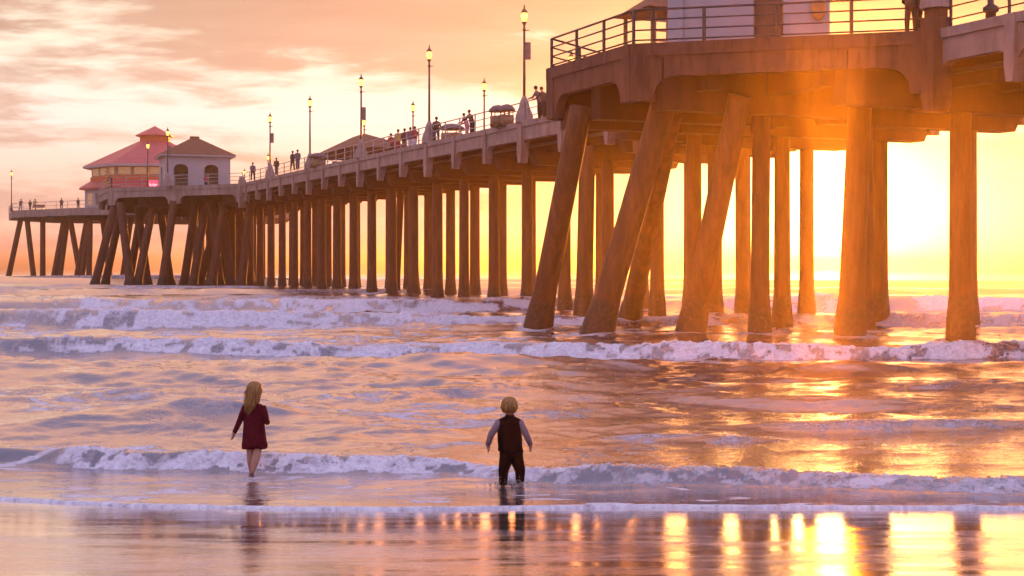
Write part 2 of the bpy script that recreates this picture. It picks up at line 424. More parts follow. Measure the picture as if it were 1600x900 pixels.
    hump(190, 460, 655, .20, .30, .8, .5); hump(-120, 110, 640, .17, .35, .8, .4); hump(520, 700, 655, .08, .35, .7, .7); hump(210, 330, 668, .06, .25, .7, .45)
    hump(900, 1250, 690, .09, .25, .7, .6); hump(1120, 1700, 672, .13, .3, .9, .5); hump(60, 330, 590, .12, .6, 1.2); hump(640, 820, 572, .12, .5, 1.2)
    hump(600, 900, 620, .10, .5, 1.0, .4); hump(1250, 1700, 610, .12, .5, 1.2, .3); hump(1000, 1400, 628, .09, .4, 1.0); hump(1050, 1700, 578, .14, .7, 1.4)
    # outer swell, hides the feet of the far piles
    for k, (yc, a) in enumerate([(84, .35), (100, .55), (117, .75), (134, .85), (150, .75), (176, 1.3), (196, 1.5), (245, 1.2), (290, .9), (360, .8), (450, .8)]):
        Yc = yc+3*(fbm(X*0.02, X*0+k, 3, k)-0.5)+X*0.03
        A = a*(0.65+0.7*fbm(X*0.03, X*0+k*3, 3, 40+k))
        if yc > 130: A = A*np.interp(X/yc, [-0.45, -0.2, 0.0, 0.3], [1, 1, .6, .45])
        dd = Y-Yc; h += A*np.where(dd < 0, np.exp(-np.abs(dd/2.6)**2), np.exp(-np.abs(dd/5.5)**2))
        fn = fbm(X*0.06, X*0+k*2, 3, 90+k)
        foam = np.maximum(foam, sstep(.52, .68, fn)*0.6*np.exp(-np.abs((dd+0.8)/3.0)**2))
    # foam fields
    left = sstep(1150, 500, U)
    f1 = sstep(0.40, 0.60, web2)*sstep(0.30, 0.06, web)
    foam = np.maximum(foam, f1*np.interp(Y, [14, 15.5, 17, 20, 24, 30, 37, 44, 48, 60, 75, 110], [.5, .5, .85, .85, .8, .35, .25, .9, 1, 1, .8, .4])*(0.35+0.65*left))
    foam = np.maximum(foam, 0.62*sstep(0.42, .62, web2)*sstep(43, 47, Y)*sstep(80, 62, Y)*sstep(.5, .1, web))
    # collars of foam where the piles stand in the water
    for bx_, by_ in PB:
        if by_ > 130: continue
        m_ = (np.abs(X-bx_) < 2.5) & (np.abs(Y-by_) < 4)
        if not m_.any(): continue
        xx, yy = X[m_]-bx_, Y[m_]-by_; r_ = np.sqrt(xx**2+(yy*0.8)**2); nz = fbm(X[m_]*1.3, Y[m_]*1.3, 3, 77)
        c_ = sstep(1.5, 0.6, r_+1.2*(nz-0.5)); foam[m_] = np.maximum(foam[m_], 0.75*c_); h[m_] += 0.10*c_*nz
    # thin swash and its bright lip
    swash = sstep(2.9, 1.6, dpt)
    fl = sstep(0.52, 0.66, fbm(X*1.6, Y*5.0, 4, 66))*sstep(.28, .05, web)
    foam = np.where(dpt < 1.7, np.maximum(foam*0.6, fl*0.8), foam)
    lip = np.exp(-((dpt-0.035)/0.035)**2)
    h = h+0.016*lip*(0.6+0.8*fbm(X*6, X*0, 2, 8))
    foam = np.maximum(foam, 1.3*sstep(0.03+0.09*fbm(X*2.3, X*0+4, 3, 14), 0.02, dpt))
    lip2 = np.exp(-((dpt-0.33-0.25*fbm(X*0.7, X*0, 3, 12))/0.03)**2)*sstep(.45, .6, fbm(X*0.5, X*0+1, 2, 31))
    h = h+0.006*lip2; foam = np.maximum(foam, 0.30*lip2)
    Z = 0.012+h
    Z = np.where(dpt < 0, 0.012+dpt*0.8, Z)
    far = sstep(420, 900, Y); Z = Z*(1-0.7*far)
    return Z, np.clip(foam, 0, 1)

def grid_obj(name, X, Y, Z, attrs, mat):
    nr, nc = X.shape
    me = bpy.data.meshes.new(name)
    co = np.stack([X, Y, Z], -1).reshape(-1, 3).astype(np.float32)
    idx = np.arange(nr*nc, dtype=np.int32).reshape(nr, nc)
    q = np.stack([idx[:-1, :-1], idx[:-1, 1:], idx[1:, 1:], idx[1:, :-1]], -1).reshape(-1, 4)
    me.vertices.add(nr*nc); me.vertices.foreach_set('co', co.ravel())
    me.loops.add(q.size); me.loops.foreach_set('vertex_index', q.ravel())
    me.polygons.add(len(q)); me.polygons.foreach_set('loop_start', np.arange(0, q.size, 4, dtype=np.int32))
    me.polygons.foreach_set('loop_total', np.full(len(q), 4, dtype=np.int32))
    me.polygons.foreach_set('use_smooth', np.ones(len(q), dtype=bool))
    me.update(calc_edges=True)
    for k, a in attrs.items():
        at = me.attributes.new(k, 'FLOAT', 'POINT'); at.data.foreach_set('value', a.ravel().astype(np.float32))
    me.materials.append(mat)
    o = bpy.data.objects.new(name, me); C.objects.link(o)
    return o

def sea_material():
    m, t, p, o = new_mat('sea_water')
    geo = t.n('ShaderNodeNewGeometry'); P = geo.outputs['Position']
    at = t.n('ShaderNodeAttribute', attribute_name='foam')
    mp = t.n('ShaderNodeMapping'); t.link(P, mp.inputs[0]); mp.inputs['Scale'].default_value = (1.2, 1.5, 0.7)
    sp = t.n('ShaderNodeSeparateXYZ'); t.link(P, sp.inputs[0])
    n1 = t.noise(mp.outputs[0], 5.5, 6, 0.7, 0.6)
    n2 = t.noise(mp.outputs[0], 1.2, 4, 0.6)
    n3 = t.noise(mp.outputs[0], 17.0, 4, 0.7, 0.3)
    thr = t.math('ADD', t.math('ADD', t.math('MULTIPLY', n1, 1.5), t.math('MULTIPLY', n2, 0.5)), t.math('MULTIPLY', n3, 0.9))
    thr = t.math('SUBTRACT', thr, 0.98)
    ff = t.smooth(t.math('SUBTRACT', at.outputs['Fac'], thr), -0.12, 0.30)
    wcol = t.ramp(n2, [(0.35, (0.085, 0.055, 0.055)), (0.7, (0.18, 0.12, 0.115))])
    fcol = t.ramp(t.math('ADD', t.math('MULTIPLY', n1, 0.6), t.math('MULTIPLY', n3, 0.4)), [(0.36, (0.42, 0.34, 0.38)), (0.49, (0.74, 0.69, 0.75)), (0.60, (0.94, 0.92, 0.95))])  # thinner foam greyer, with the shading of its hollows put into the colour
    t.link(t.mix(ff, wcol, fcol), p.inputs['Base Color'])
    t.link(t.smooth(ff, 0, 1, 0.06, 0.75), p.inputs['Roughness'])
    p.inputs['IOR'].default_value = 1.9
    p.inputs['Coat IOR'].default_value = 1.8; p.inputs['Coat Roughness'].default_value = 0.05; t.link(t.smooth(ff, 0, 0.6, 1.0, 0.0), p.inputs['Coat Weight'])
    bn = t.n('ShaderNodeBump'); bn.inputs['Distance'].default_value = 0.03
    near = t.math('ADD', t.smooth(sp.outputs[1], 14.5, 19.0, 0.20, 0.44), t.math('MULTIPLY', ff, 0.4))
    t.link(near, bn.inputs['Strength'])
    bh = t.math('ADD', t.noise(mp.outputs[0], 4.5, 5, 0.62), t.math('MULTIPLY', t.math('MULTIPLY', t.math('ADD', n1, t.math('MULTIPLY', n3, 0.4)), ff), 1.2))
    bh = t.math('ADD', bh, t.math('MULTIPLY', t.noise(mp.outputs[0], 15.0, 3, 0.6, 0.2), 0.65))
    t.link(bh, bn.inputs['Height']); t.link(bn.outputs[0], p.inputs['Normal']); t.link(bn.outputs[0], p.inputs['Coat Normal'])
    return m

# ------------------------------------------------------------------ wet sand
def sand_material():
    m, t, p, o = new_mat('wet_sand')
    geo = t.n('ShaderNodeNewGeometry'); P = geo.outputs['Position']
    sp = t.n('ShaderNodeSeparateXYZ'); t.link(P, sp.inputs[0])
    mp = t.n('ShaderNodeMapping'); t.link(P, mp.inputs[0]); mp.inputs['Scale'].default_value = (0.55, 2.6, 1)
    big = t.noise(mp.outputs[0], 1.0, 5, 0.6, 0.4)
    fine = t.noise(P, 90, 3, 0.7)
    rip = t.noise(mp.outputs[0], 9.0, 4, 0.6, 0.3)
    col = t.ramp(fine, [(0.3, (0.58, 0.41, 0.27)), (0.7, (0.88, 0.66, 0.45))])
    t.link(col, p.inputs['Base Color']); p.inputs['Metallic'].default_value = 0.8      # mirror-like film of water over the grains
    wet = t.smooth(big, 0.42, 0.62)                                    # film of water / drained patches
    t.link(t.math('ADD', t.math('MULTIPLY', wet, -0.05), 0.10), p.inputs['Roughness'])
    p.inputs['IOR'].default_value = 2.3
    p.inputs['Coat Weight'].default_value = 1.0; p.inputs['Coat Roughness'].default_value = 0.04; p.inputs['Coat IOR'].default_value = 2.0
    lowf = t.math('MULTIPLY', t.smooth(sp.outputs[1], 11.2, 13.0, 1.0, 0.25), t.smooth(big, 0.35, 0.65, 0.3, 1.3))
    rip2 = t.noise(mp.outputs[0], 24.0, 3, 0.6, 0.2)
    h = t.math('ADD', t.math('ADD', rip, t.math('MULTIPLY', rip2, 0.3)), t.math('MULTIPLY', fine, 0.06))
    bn = t.n('ShaderNodeBump'); bn.inputs['Distance'].default_value = 0.012; t.link(t.math('MULTIPLY', lowf, 0.36), bn.inputs['Strength'])
    t.link(h, bn.inputs['Height'])
    bn2 = t.n('ShaderNodeBump'); bn2.inputs['Distance'].default_value = 0.03; bn2.inputs['Strength'].default_value = 0.06
    t.link(big, bn2.inputs['Height']); t.link(bn.outputs[0], bn2.inputs['Normal'])
    t.link(bn2.outputs[0], p.inputs['Normal']); t.link(bn2.outputs[0], p.inputs['Coat Normal'])
    return m
ys = np.concatenate([np.linspace(-40, 9, 20), np.linspace(9.05, 17, 200), np.linspace(18, 60, 20), [3500]])
xs = np.concatenate([[-1200, -200, -60], np.linspace(-16, 16, 220), [60, 200, 1200]])
XS, YS = np.meshgrid(xs, ys)
ZS = (edge_y(XS)-YS)*SLOPE
ZS = np.where(YS > 18, -0.3-0.02*(YS-18), ZS); ZS = np.maximum(ZS, -3.0)
ZS = np.where(YS < 9, np.minimum(ZS, (14.2-9)*SLOPE+(9-YS)*0.02), ZS)
ZS = ZS+0.006*(fbm(XS*0.6, YS*1.6, 3, 2)-0.5)*(YS < 15)
sand = grid_obj('wet_sand', XS, YS, ZS, {}, sand_material())
tag(sand, kind='structure')

# ------------------------------------------------------------------ pier frame
TH = math.atan(0.396)
E0 = Vector((31.28-0.396*38, 38, 0))
Wd = 10.2
BAY = 5.516; S0 = 9.62
def ztop(s):
    Y = 38+math.cos(TH)*s
    return 9.3+0.01465*min(Y, 150.0)
def zt(v): return (v[0], v[1], ztop(v[1])+v[2])                   # local (across, along, z above the deck edge)
def W(tt, s, z=0.0):                                              # local pier coordinates -> world
    c, sn = math.cos(TH), math.sin(TH)
    return Vector((E0.x+c*tt-sn*s, E0.y+sn*tt+c*s, ztop(s)+z))
def to_local(x, y):
    c, sn = math.cos(TH), math.sin(TH); dx, dy = x-E0.x, y-E0.y
    return (c*dx+sn*dy, -sn*dx+c*dy)
pier = empty('pier', (E0.x, E0.y, 0), TH, label='long concrete pier on rows of piles running out from upper right to far left', cat='pier')

def arc_pts(cx, cz, r, a0, a1, n=6):
    return [(cx+r*math.cos(a0+(a1-a0)*i/n), cz+r*math.sin(a0+(a1-a0)*i/n)) for i in range(n+1)]
def fascia(mb, p0, p1, inward, dend=1.72, dmid=1.02, m=0.25, r=0.45, th=0.35, top=0.0):
    """beam along p0->p1 with an arched lower edge; inward = unit vector to the deck side"""
    p0, p1 = Vector((*p0, 0)), Vector((*p1, 0)); L = (p1-p0).length; ax = (p1-p0).normalized()
    poly = [(0, top), (0, -dend), (m, -dend)]
    poly += [(m, -dmid-r)]+arc_pts(m+r, -dmid-r, r, math.pi, math.pi/2)[1:]
    poly += arc_pts(L-m-r, -dmid-r, r, math.pi/2, 0)+[(L-m, -dend), (L, -dend), (L, top)]
    mb.prism(poly, p0, ax, (0, 0, 1), Vector((*inward, 0)), th)
def along(mb, p0, p1, o0, o1, z0, z1, inward, a0=0.0, a1=None):
    """box along p0->p1 between offsets o0..o1 (towards inward) and heights"""
    p0, p1 = Vector((*p0, 0)), Vector((*p1, 0)); L = (p1-p0).length; ax = (p1-p0).normalized()
    if a1 is None: a1 = L
    mb.prism([(a0, z0), (a1, z0), (a1, z1), (a0, z1)], p0+Vector((*inward, 0))*o0, ax, (0, 0, 1), Vector((*inward, 0)), o1-o0)

# sections
PLAT = [(7.6, 14.2, 21.4, 28.1, 7.5)]                               # joint, corner, corner, joint, reach
J2 = to_local(-28.8, 151.7); C2 = to_local(-45.4, 160.2)
P2 = (J2[1], C2[1], C2[1]+12, C2[1]+12+(C2[1]-J2[1]), -C2[0])
PLAT.append(P2)
END0, END1 = P2[3]+4, P2[3]+4+34
s_lo, s_hi = -22.0, END0+4

def pil(mb, tt, s, w=0.46, z0=-2.02, z1=0.0, out=-1, prot=0.14):
    """pilaster on the outer face, its foot narrowing"""
    x0, x1 = (tt-prot, tt+0.30) if out < 0 else (tt-0.30, tt+prot)
    mb.prism([(-w/2, z1), (-w/2, z0+0.5), (-w*0.30, z0), (w*0.30, z0), (w/2, z0+0.5), (w/2, z1)], (x0, s, 0), (0, 1, 0), (0, 0, 1), (1, 0, 0), x1-x0)

bents = [S0+BAY*k for k in range(-5, 100) if S0+BAY*k < s_hi]
def inside_plat(s):
    return any(a-0.1 < s < dd+0.1 for a, b, c, dd, r in PLAT)
mb_p = MB(); mb_f = MB(); mb_cope = MB()
edges = sorted([s for s in bents]+[P[0] for P in PLAT]+[P[3] for P in PLAT])
for i in range(len(edges)-1):
    a, b = edges[i], edges[i+1]
    if b-a < 0.6: continue
    if not inside_plat((a+b)/2):
        fascia(mb_f, (0, a), (0, b), (1, 0), m=0.22, r=0.42 if b-a > 2 else 0.1)
        along(mb_cope, (0, a), (0, b), -0.09, 0.36, -0.30, 0.003, (1, 0))
for i in range(len(bents)-1):
    a, b = bents[i], bents[i+1]
    fascia(mb_f, (Wd, a), (Wd, b), (-1, 0), m=0.22, r=0.42)
    along(mb_cope, (Wd, a), (Wd, b), -0.09, 0.36, -0.30, 0.003, (-1, 0))
mb_f.build('edge_beam', 'concrete', pier, map=zt)
mb_cope.build('coping', 'concrete', pier, map=zt)
pm = 0
for s in bents:
    if not inside_plat(s):
        q = MB(); pil(q, 0, s, 0.46 if (round((s-S0)/BAY) % 3) else 0.62, -2.0 if (round((s-S0)/BAY) % 3) else -2.25); q.build('pilaster', 'concrete', pier, map=zt); pm += 1
for s in bents:
    if s < 90: q = MB(); pil(q, Wd, s, out=1); q.build('pilaster', 'concrete', pier, map=zt)

# deck slab with girders
q = MB()
for i in range(len(bents)-1):
    q.box(0.34, Wd-0.34, bents[i], bents[i+1], -0.55, -0.14)
q.build('deck', 'deck', pier, map=zt)
q = MB()
for i in range(len(bents)-1):
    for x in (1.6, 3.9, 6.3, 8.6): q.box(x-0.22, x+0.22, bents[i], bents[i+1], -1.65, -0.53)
q.build('girder', 'concrete_shaded', pier, map=zt)
for s in bents:
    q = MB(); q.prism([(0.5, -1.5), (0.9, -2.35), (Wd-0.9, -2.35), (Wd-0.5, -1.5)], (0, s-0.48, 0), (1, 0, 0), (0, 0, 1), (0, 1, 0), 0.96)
    q.build('pile_cap', 'concrete_shaded', pier, map=zt)

# service pipe slung under the near edge, with hangers
q = MB()
for i in range(len(bents)-1): q.tube([(0.75, bents[i], -1.28), (0.75, bents[i+1], -1.28)], 0.09, 8)
q.build('service_pipe', 'iron', pier, map=zt)

# platforms that bulge towards the camera
def platform(P, scale=1.0, mids=()):
    a, b, c, dd, r = P
    pts = [(0, a), (-r, b), (-r, c), (0, dd)]
    q = MB(); n = len(pts)
    ins = [(0.35, a), (-r+0.3, b+0.12), (-r+0.3, c-0.12), (0.35, dd)]
    q.add([(x, y, -0.5) for x, y in ins]+[(x, y, -0.13) for x, y in ins], [(3, 2, 1, 0), (4, 5, 6, 7)]+[(i, (i+1) % 4, (i+1) % 4+4, i+4) for i in range(4)])
    q.build('platform_deck', 'deck', pier, map=zt)
    f = MB(); co = MB(); pl = MB()
    for p0, p1 in zip(pts[:-1], pts[1:]):
        v = Vector((p1[0]-p0[0], p1[1]-p0[1])); L = v.length; u = v/L
        inw = Vector((u.y, -u.x))
        segs = 1 if L < 15 else 2
        for k in range(segs):
            A = Vector(p0)+u*L*k/segs; B = Vector(p0)+u*L*(k+1)/segs
            fascia(f, A, B, inw, dend=1.95, dmid=1.12, m=0.8, r=0.75)
            along(co, A, B, -0.07, 0.36, -0.42, 0.003, inw)
            # recessed panel look: raised border strips
            along(co, A, B, -0.05, 0.05, -1.05, -0.90 if False else -1.02, inw, 0.9, (B-A).length-0.9) if False else None
            Lb = (B-A).length
            along(co, A, B, -0.06, 0.02, -1.95, -0.42, inw, 0.0, 0.62)
            along(co, A, B, -0.06, 0.02, -1.95, -0.42, inw, Lb-0.62, Lb)
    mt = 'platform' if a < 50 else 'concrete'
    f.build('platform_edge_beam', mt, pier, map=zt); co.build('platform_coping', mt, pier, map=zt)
    # soffit beams under the slab
    q = MB()
    for s in np.linspace(a+2.2, dd-2.2, 5):
        reach = min(r, (s-a)/(b-a)*r, (dd-s)/(dd-c)*r)-0.4
        q.box(-reach, 0.9, s-0.4, s+0.4, -2.25, -0.49)
    for x in (-r*0.30, -r*0.68):
        lo = a+(b-a)*(-x/r)+0.5; hi = dd-(dd-c)*(-x/r)-0.5
        q.box(x-0.3, x+0.3, lo, hi, -1.60, -0.48)
    q.build('platform_beam', 'concrete_shaded', pier, map=zt)
    for tt, s in ((0, a), (0, dd)):
        q = MB(); q.prism([(-.33, .4), (-.33, -2.1), (-.2, -2.6), (.2, -2.6), (.33, -2.1), (.33, .4)], (tt-0.36, s, 0), (0, 1, 0), (0, 0, 1), (1, 0, 0), 0.72)
        q.box(tt-0.28, tt+0.28, s-0.25, s+0.25, 0.395, 0.75)
        q.build('corner_pier', mt, pier, map=zt, bevel=0.04)
for P in PLAT: platform(P)

# pier head at the far end: an octagon that reaches out both sides
def slab_poly(pts, name):
    q = MB(); n = len(pts)
    q.add([(x, y, -1.1) for x, y in pts]+[(x, y, 0.0) for x, y in pts], [tuple(range(n)), tuple(reversed(range(n, 2*n)))]+[(i, i+n, (i+1) % n+n, (i+1) % n) for i in range(n)])
    q.build(name, 'concrete', pier, map=zt)
HE = [to_local(x, y) for x, y in ((-64.5, 212.0), (-78.0, 222.0))]
hs0 = HE[0][1]; hr = -HE[1][0]; 
head = [(0.4, hs0-10), (HE[0][0], HE[0][1]), (HE[1][0], HE[1][1]), (HE[1][0], HE[1][1]+14), (HE[1][0]+8, HE[1][1]+26), (Wd+10, HE[1][1]+26), (Wd+16, HE[1][1]+14), (Wd+12, hs0+4), (Wd-0.4, hs0-10)]
slab_poly(head, 'pier_head_slab')
HEADZ = ztop(300)
q = MB()
for (x, y) in ((-66, 213.2), (-70.3, 216.4), (-74.8, 219.7)):
    tt, s = to_local(x, y); q.box(tt-0.6, tt+5.5, s-0.8, s+0.8, -1.7, -1.09)
q.build('head_beam', 'concrete_shaded', pier, map=zt)

# piles
def pile_mesh(H, r=0.37, coll=1.25):
    """vertical pile, foot at -1.5, top at H, with a wider jacket in the tidal zone"""
    m = MB(); rb = r*1.34
    m.lathe([(rb*1.02, -1.5), (rb*1.02, 0.1), (rb, 0.35), (rb*0.95, coll-0.5), (r*1.14, coll-0.05), (r*1.06, coll+0.3), (r*1.03, coll+2.2), (r*0.98, H-0.5), (r*1.0, H)], 14)
    return m.mesh('pile')
piles = []; PILE_BASES = []
def put_pile(base, top, r=0.37, mesh_cache={}):
    """base (x,y) world at water level; top (x,y,z) world"""
    b = Vector((base[0], base[1], 0)); tp = Vector(top); dvec = tp-b; H = dvec.length
    key = (round(H*2)/2, round(r, 2))
    if key not in mesh_cache:
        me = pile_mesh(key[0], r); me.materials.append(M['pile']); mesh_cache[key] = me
    o = bpy.data.objects.new('pile', mesh_cache[key]); C.objects.link(o)
    lb = to_local(b.x, b.y); lt = to_local(tp.x, tp.y)
    ld = Vector((lt[0]-lb[0], lt[1]-lb[1], tp.z))
    o.parent = pier; o.location = (lb[0], lb[1], 0)
    o.rotation_mode = 'QUATERNION'; o.rotation_quaternion = ld.to_track_quat('Z', 'Y')
    o.scale = (1, 1, H/key[0])
    piles.append(o); PILE_BASES.append((b.x, b.y)); return o
def at(u, Y): return ((u-800)/F*Y, Y)
n_far = 0
for s in bents:
    if s < 3 and s > 12: continue
    for tt in (2.6, 7.4):
        w = W(tt, s, -2.3)
        put_pile((w.x, w.y), w, 0.37 if s < 16 or s > 60 else 0.325)
def rake(ub, Yb, ut, Yt, zt_, r=0.37):
    b = at(ub, Yb); tp = at(ut, Yt); return put_pile(b, (tp[0], tp[1], zt_), r)
# near platform: leaning piles as in the photograph
z1 = ztop(14)-1.7
rake(840, 56, 908, 52.6, z1, .43); rake(932, 51.0, 1040, 49.2, z1, .45); rake(982, 60.5, 1052, 52.0, z1, .40)
rake(1078, 51.2, 1156, 48.8, z1, .42); rake(1187, 50.8, 1190, 50.4, z1, .33); rake(1328, 50.0, 1344, 50.0, z1, .42)
rake(912, 69, 918, 69, z1, .40); rake(1084, 62, 1084, 62, z1, .34); rake(1160, 67, 1158, 67, z1, .30)
# far platform
z2 = ztop(135)-1.7
for ub, Yb, ut, Yt in ((146, 160, 180, 160.5), (163, 172, 190, 168), (205, 158, 188, 160), (213, 158.5, 240, 160), (252, 155, 272, 156), (286, 160, 306, 158), (300, 156, 322, 158),
                       (345, 158, 328, 157), (330, 154, 350, 156), (362, 156, 346, 156), (376, 153, 392, 154), (310, 168, 345, 166), (345, 170, 318, 166), (232, 168, 215, 166), (268, 172, 250, 168),
                       (200, 170, 222, 168), (395, 162, 372, 160)):
    rake(ub, Yb, ut, Yt, z2, .45)
# pier head
z3 = HEADZ-1.1
for ub, Yb, ut, Yt in ((11, 224, 33, 223), (54, 221, 42, 222), (67, 220, 67, 220), (82, 218, 101, 218), (92, 218, 106, 218), (128, 216, 109, 217), (118, 216, 137, 215), (126, 215, 141, 214), (139, 214, 141, 214),
                       (173, 222, 160, 220), (190, 226, 205, 224)):
    rake(ub, Yb, ut, Yt, z3, .42)
# slightly raked piles seen through the middle of the pier
for s_, d_ in ((bents[17], 1.6), (bents[18], -1.4)):
    w0 = W(4.6, s_, -2.3); w1 = W(4.6, s_+d_, -2.3); put_pile((w0.x, w0.y), w1, .30)
if len(piles) > 100:                                                   # keep the hundred that show largest, the rest is one part
    piles.sort(key=lambda o: (pier.matrix_basis @ o.location).y)
    rest = piles[100:]; vs = MB()
    for o in rest:
        mtx = Matrix.LocRotScale(o.location, o.rotation_quaternion, o.scale)
        vs.add([mtx @ v.co for v in o.data.vertices], [tuple(p.vertices) for p in o.data.polygons], True)
        bpy.data.objects.remove(o)
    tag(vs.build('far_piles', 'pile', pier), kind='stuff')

# the sea, once the piles stand in it
PB = [tuple(pier_xy) for pier_xy in PILE_BASES]
# rows get sparser with distance, columns fan out
rows_v = np.concatenate([np.arange(835, 780, -0.3), np.arange(780, 560, -0.6), np.arange(560, 421.6, -0.45)])
Yr = 5333./(rows_v-420.0)
Yr = Yr[(Yr > 13.3)]
Yr = np.concatenate([Yr, [3600.0]])
uc = np.linspace(-560, 2160, 1090)
UU, YY = np.meshgrid(uc, Yr)
XX = (UU-800)/F*YY
ZZ, FO = sea_fields(XX, YY)
sea = grid_obj('sea_water', XX, YY, ZZ, {'foam': FO}, sea_material())
tag(sea, kind='structure')

# railings
def railing(pts, mat, name='railing', h=1.08, rails=(0.28, 0.68, 1.08), step=2.3, rp=0.035, rr_=0.026, parent=None, zfun=zt, z0=0.0):
    q = MB()
    for p0, p1 in zip(pts[:-1], pts[1:]):
        v = Vector((p1[0]-p0[0], p1[1]-p0[1])); L = v.length; n = max(1, round(L/step)); u = v/L
        for k in range(n+1):
            x, y = p0[0]+u.x*L*k/n, p0[1]+u.y*L*k/n
            q.box(x-rp, x+rp, y-rp, y+rp, z0, h)
        for z in rails:
            m_ = max(1, int(L/5))
            q.tube([(p0[0]+u.x*L*k/m_, p0[1]+u.y*L*k/m_, z) for k in range(m_+1)], rr_*(1.35 if z == rails[-1] else 1), 6)
    return q.build(name, mat, parent if parent is not None else pier, map=zfun)
x_in = 0.18
railing([(x_in, PLAT[0][3]+0.5), (x_in, PLAT[1][0]-0.5)], 'rail_pale', step=2.758)
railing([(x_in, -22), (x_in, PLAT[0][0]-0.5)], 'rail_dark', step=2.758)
railing([(x_in, PLAT[1][3]+0.5), (x_in, s_hi)], 'rail_pale', step=2.758)
railing([(Wd-x_in, -22), (Wd-x_in, s_hi)], 'rail_pale', name='railing', step=2.758)
a, b, c, dd, r = PLAT[0]
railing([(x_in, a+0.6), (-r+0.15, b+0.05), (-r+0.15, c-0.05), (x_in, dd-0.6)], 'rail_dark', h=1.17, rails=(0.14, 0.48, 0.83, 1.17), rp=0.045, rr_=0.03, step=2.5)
a, b, c, dd, r = PLAT[1]
railing([(x_in, a+0.6), (-r+0.15, b+0.05), (-r+0.15, c-0.05), (x_in, dd-0.6)], 'rail_pale', h=1.17, rails=(0.4, 0.8, 1.17), rp=0.04, rr_=0.03)
railing([(head[0][0]-0.4, head[0][1])]+[(x, y) for x, y in head[1:8]], 'rail_pale', rails=(0.5, 1.08), step=3.0)
# slatted gate panel on the far platform's corner, low sunlight painted into its orange
q = MB()
for k in range(6): along(q, (-r+0.1, b+0.2), (-r+0.1, b+5.0), -0.05, 0.05, 0.25+0.36*k, 0.45+0.36*k, (1, 0))
q.build('slatted_screen', 'slat_orange', pier, map=zt)

# ------------------------------------------------------------------ lamps
def lamp_proto(base_big=True):
    o = empty('street_lamp', (0, 0, 0))
    if base_big:
        q = MB(); q.lathe([(0.50, -0.05), (0.48, 0.35), (0.40, 0.55), (0.30, 0.80), (0.22, 1.15), (0.12, 1.35), (0.09, 1.42)], 8, smooth=False); q.build('pedestal', 'concrete', o)
    else:
        q = MB(); q.lathe([(0.20, -0.16), (0.20, 0.3), (0.13, 0.45), (0.09, 0.6)], 8, smooth=False); q.build('pedestal', 'iron', o)
    q = MB(); q.lathe([(0.085, 0.55), (0.075, 2.8), (0.06, 5.2)], 10); q.build('pole', 'iron', o)
    q = MB(); q.lathe([(0.07, 4.95), (0.12, 5.02), (0.06, 5.10), (0.06, 5.28), (0.14, 5.42), (0.15, 5.46)], 10)
    q.tube([(0, 0, 5.0), (0.28, 0, 5.02)], 0.025, 6)
    q.build('lantern_bracket', 'iron', o)
    q = MB(); q.lathe([(0.11, 5.46), (0.18, 5.72), (0.19, 5.86), (0.16, 5.95)], 8); g = q.build('lantern_glass', 'lamp', o)
    q = MB(); q.lathe([(0.21, 5.95), (0.17, 6.02), (0.10, 6.14), (0.04, 6.2), (0.05, 6.27), (0.012, 6.42)], 10); q.build('lantern_cap', 'iron', o)
    return o
def banner(o, z=3.6):
    q = MB(); q.box(0.06, 0.36, -0.02, 0.02, z, z+0.95); return q.build('banner_panel', 'canvas', o)
big = lamp_proto(True)
G1 = 'tall street lamps along the near edge of the pier'
lamps1 = [(S0+BAY*6, 'tall lit street lamp just left of the near platform, reaching the top of the picture', True), (S0+BAY*9, 'tall lit street lamp on the near rail beside a standing walker', False),
          (S0+BAY*12, 'tall lit street lamp with small square panel in front of the brown pavilion roof', True), (S0+BAY*15, 'tall lit street lamp with bare pole between the pavilion and two standing walkers', False),
          (S0+BAY*18, 'tall lit street lamp nearest to the right of the far kiosk', True)]
first = True
for s, lb, ban in lamps1:
    o = big if first else copy_tree(big); first = False
    w = W(0.18, s, 0.0); o.location = w; o.rotation_euler = (0, 0, random.uniform(-0.1, 0.1)); tag(o, lb, 'street lamp', G1)
for o, (s, lb, ban) in zip([x for x in C.objects if x.name.startswith('street_lamp')], lamps1):
    if ban: banner(o, 2.9 if 'square' in lb else 3.4)
def at_w(u, Y): x, y = at(u, Y); return to_local(x, y)
for tt, s, lb in ((-0.02, PLAT[0][0], 'tall street lamp post on a pedestal at the right end of the near platform'),):
    o = copy_tree(big); o.location = W(tt, s, 0.72); tag(o, lb, 'street lamp', G1)
l2 = at_w(262, 155.6)
o = copy_tree(big); o.location = W(l2[0], l2[1], 0); tag(o, 'tall lit street lamp on the far platform edge in front of the kiosk\'s left wall', 'street lamp', G1)
small = lamp_proto(False)
G2 = 'street lamps inside and along the far edge of the pier'
l3 = [(Wd-0.5, (95.5-38-0.368*Wd)/0.93, 'lit street lamp glimpsed through the corner of the near platform railing'), (Wd-0.5, (111-38-0.368*Wd)/0.93, 'lit street lamp on the far rail, first to the left of the tallest lamp'),
      (Wd-0.5, (128-38-0.368*Wd)/0.93, 'small lit street lamp on the far rail just left of a taller bare pole'), (Wd-0.5, (143-38-0.368*Wd)/0.93, 'small lit street lamp on the far rail above the brown pavilion roof')]
first = True
for tt, s, lb in l3:
    o = small if first else copy_tree(small); first = False; o.location = W(tt, s, -0.0); tag(o, lb, 'street lamp', G2)
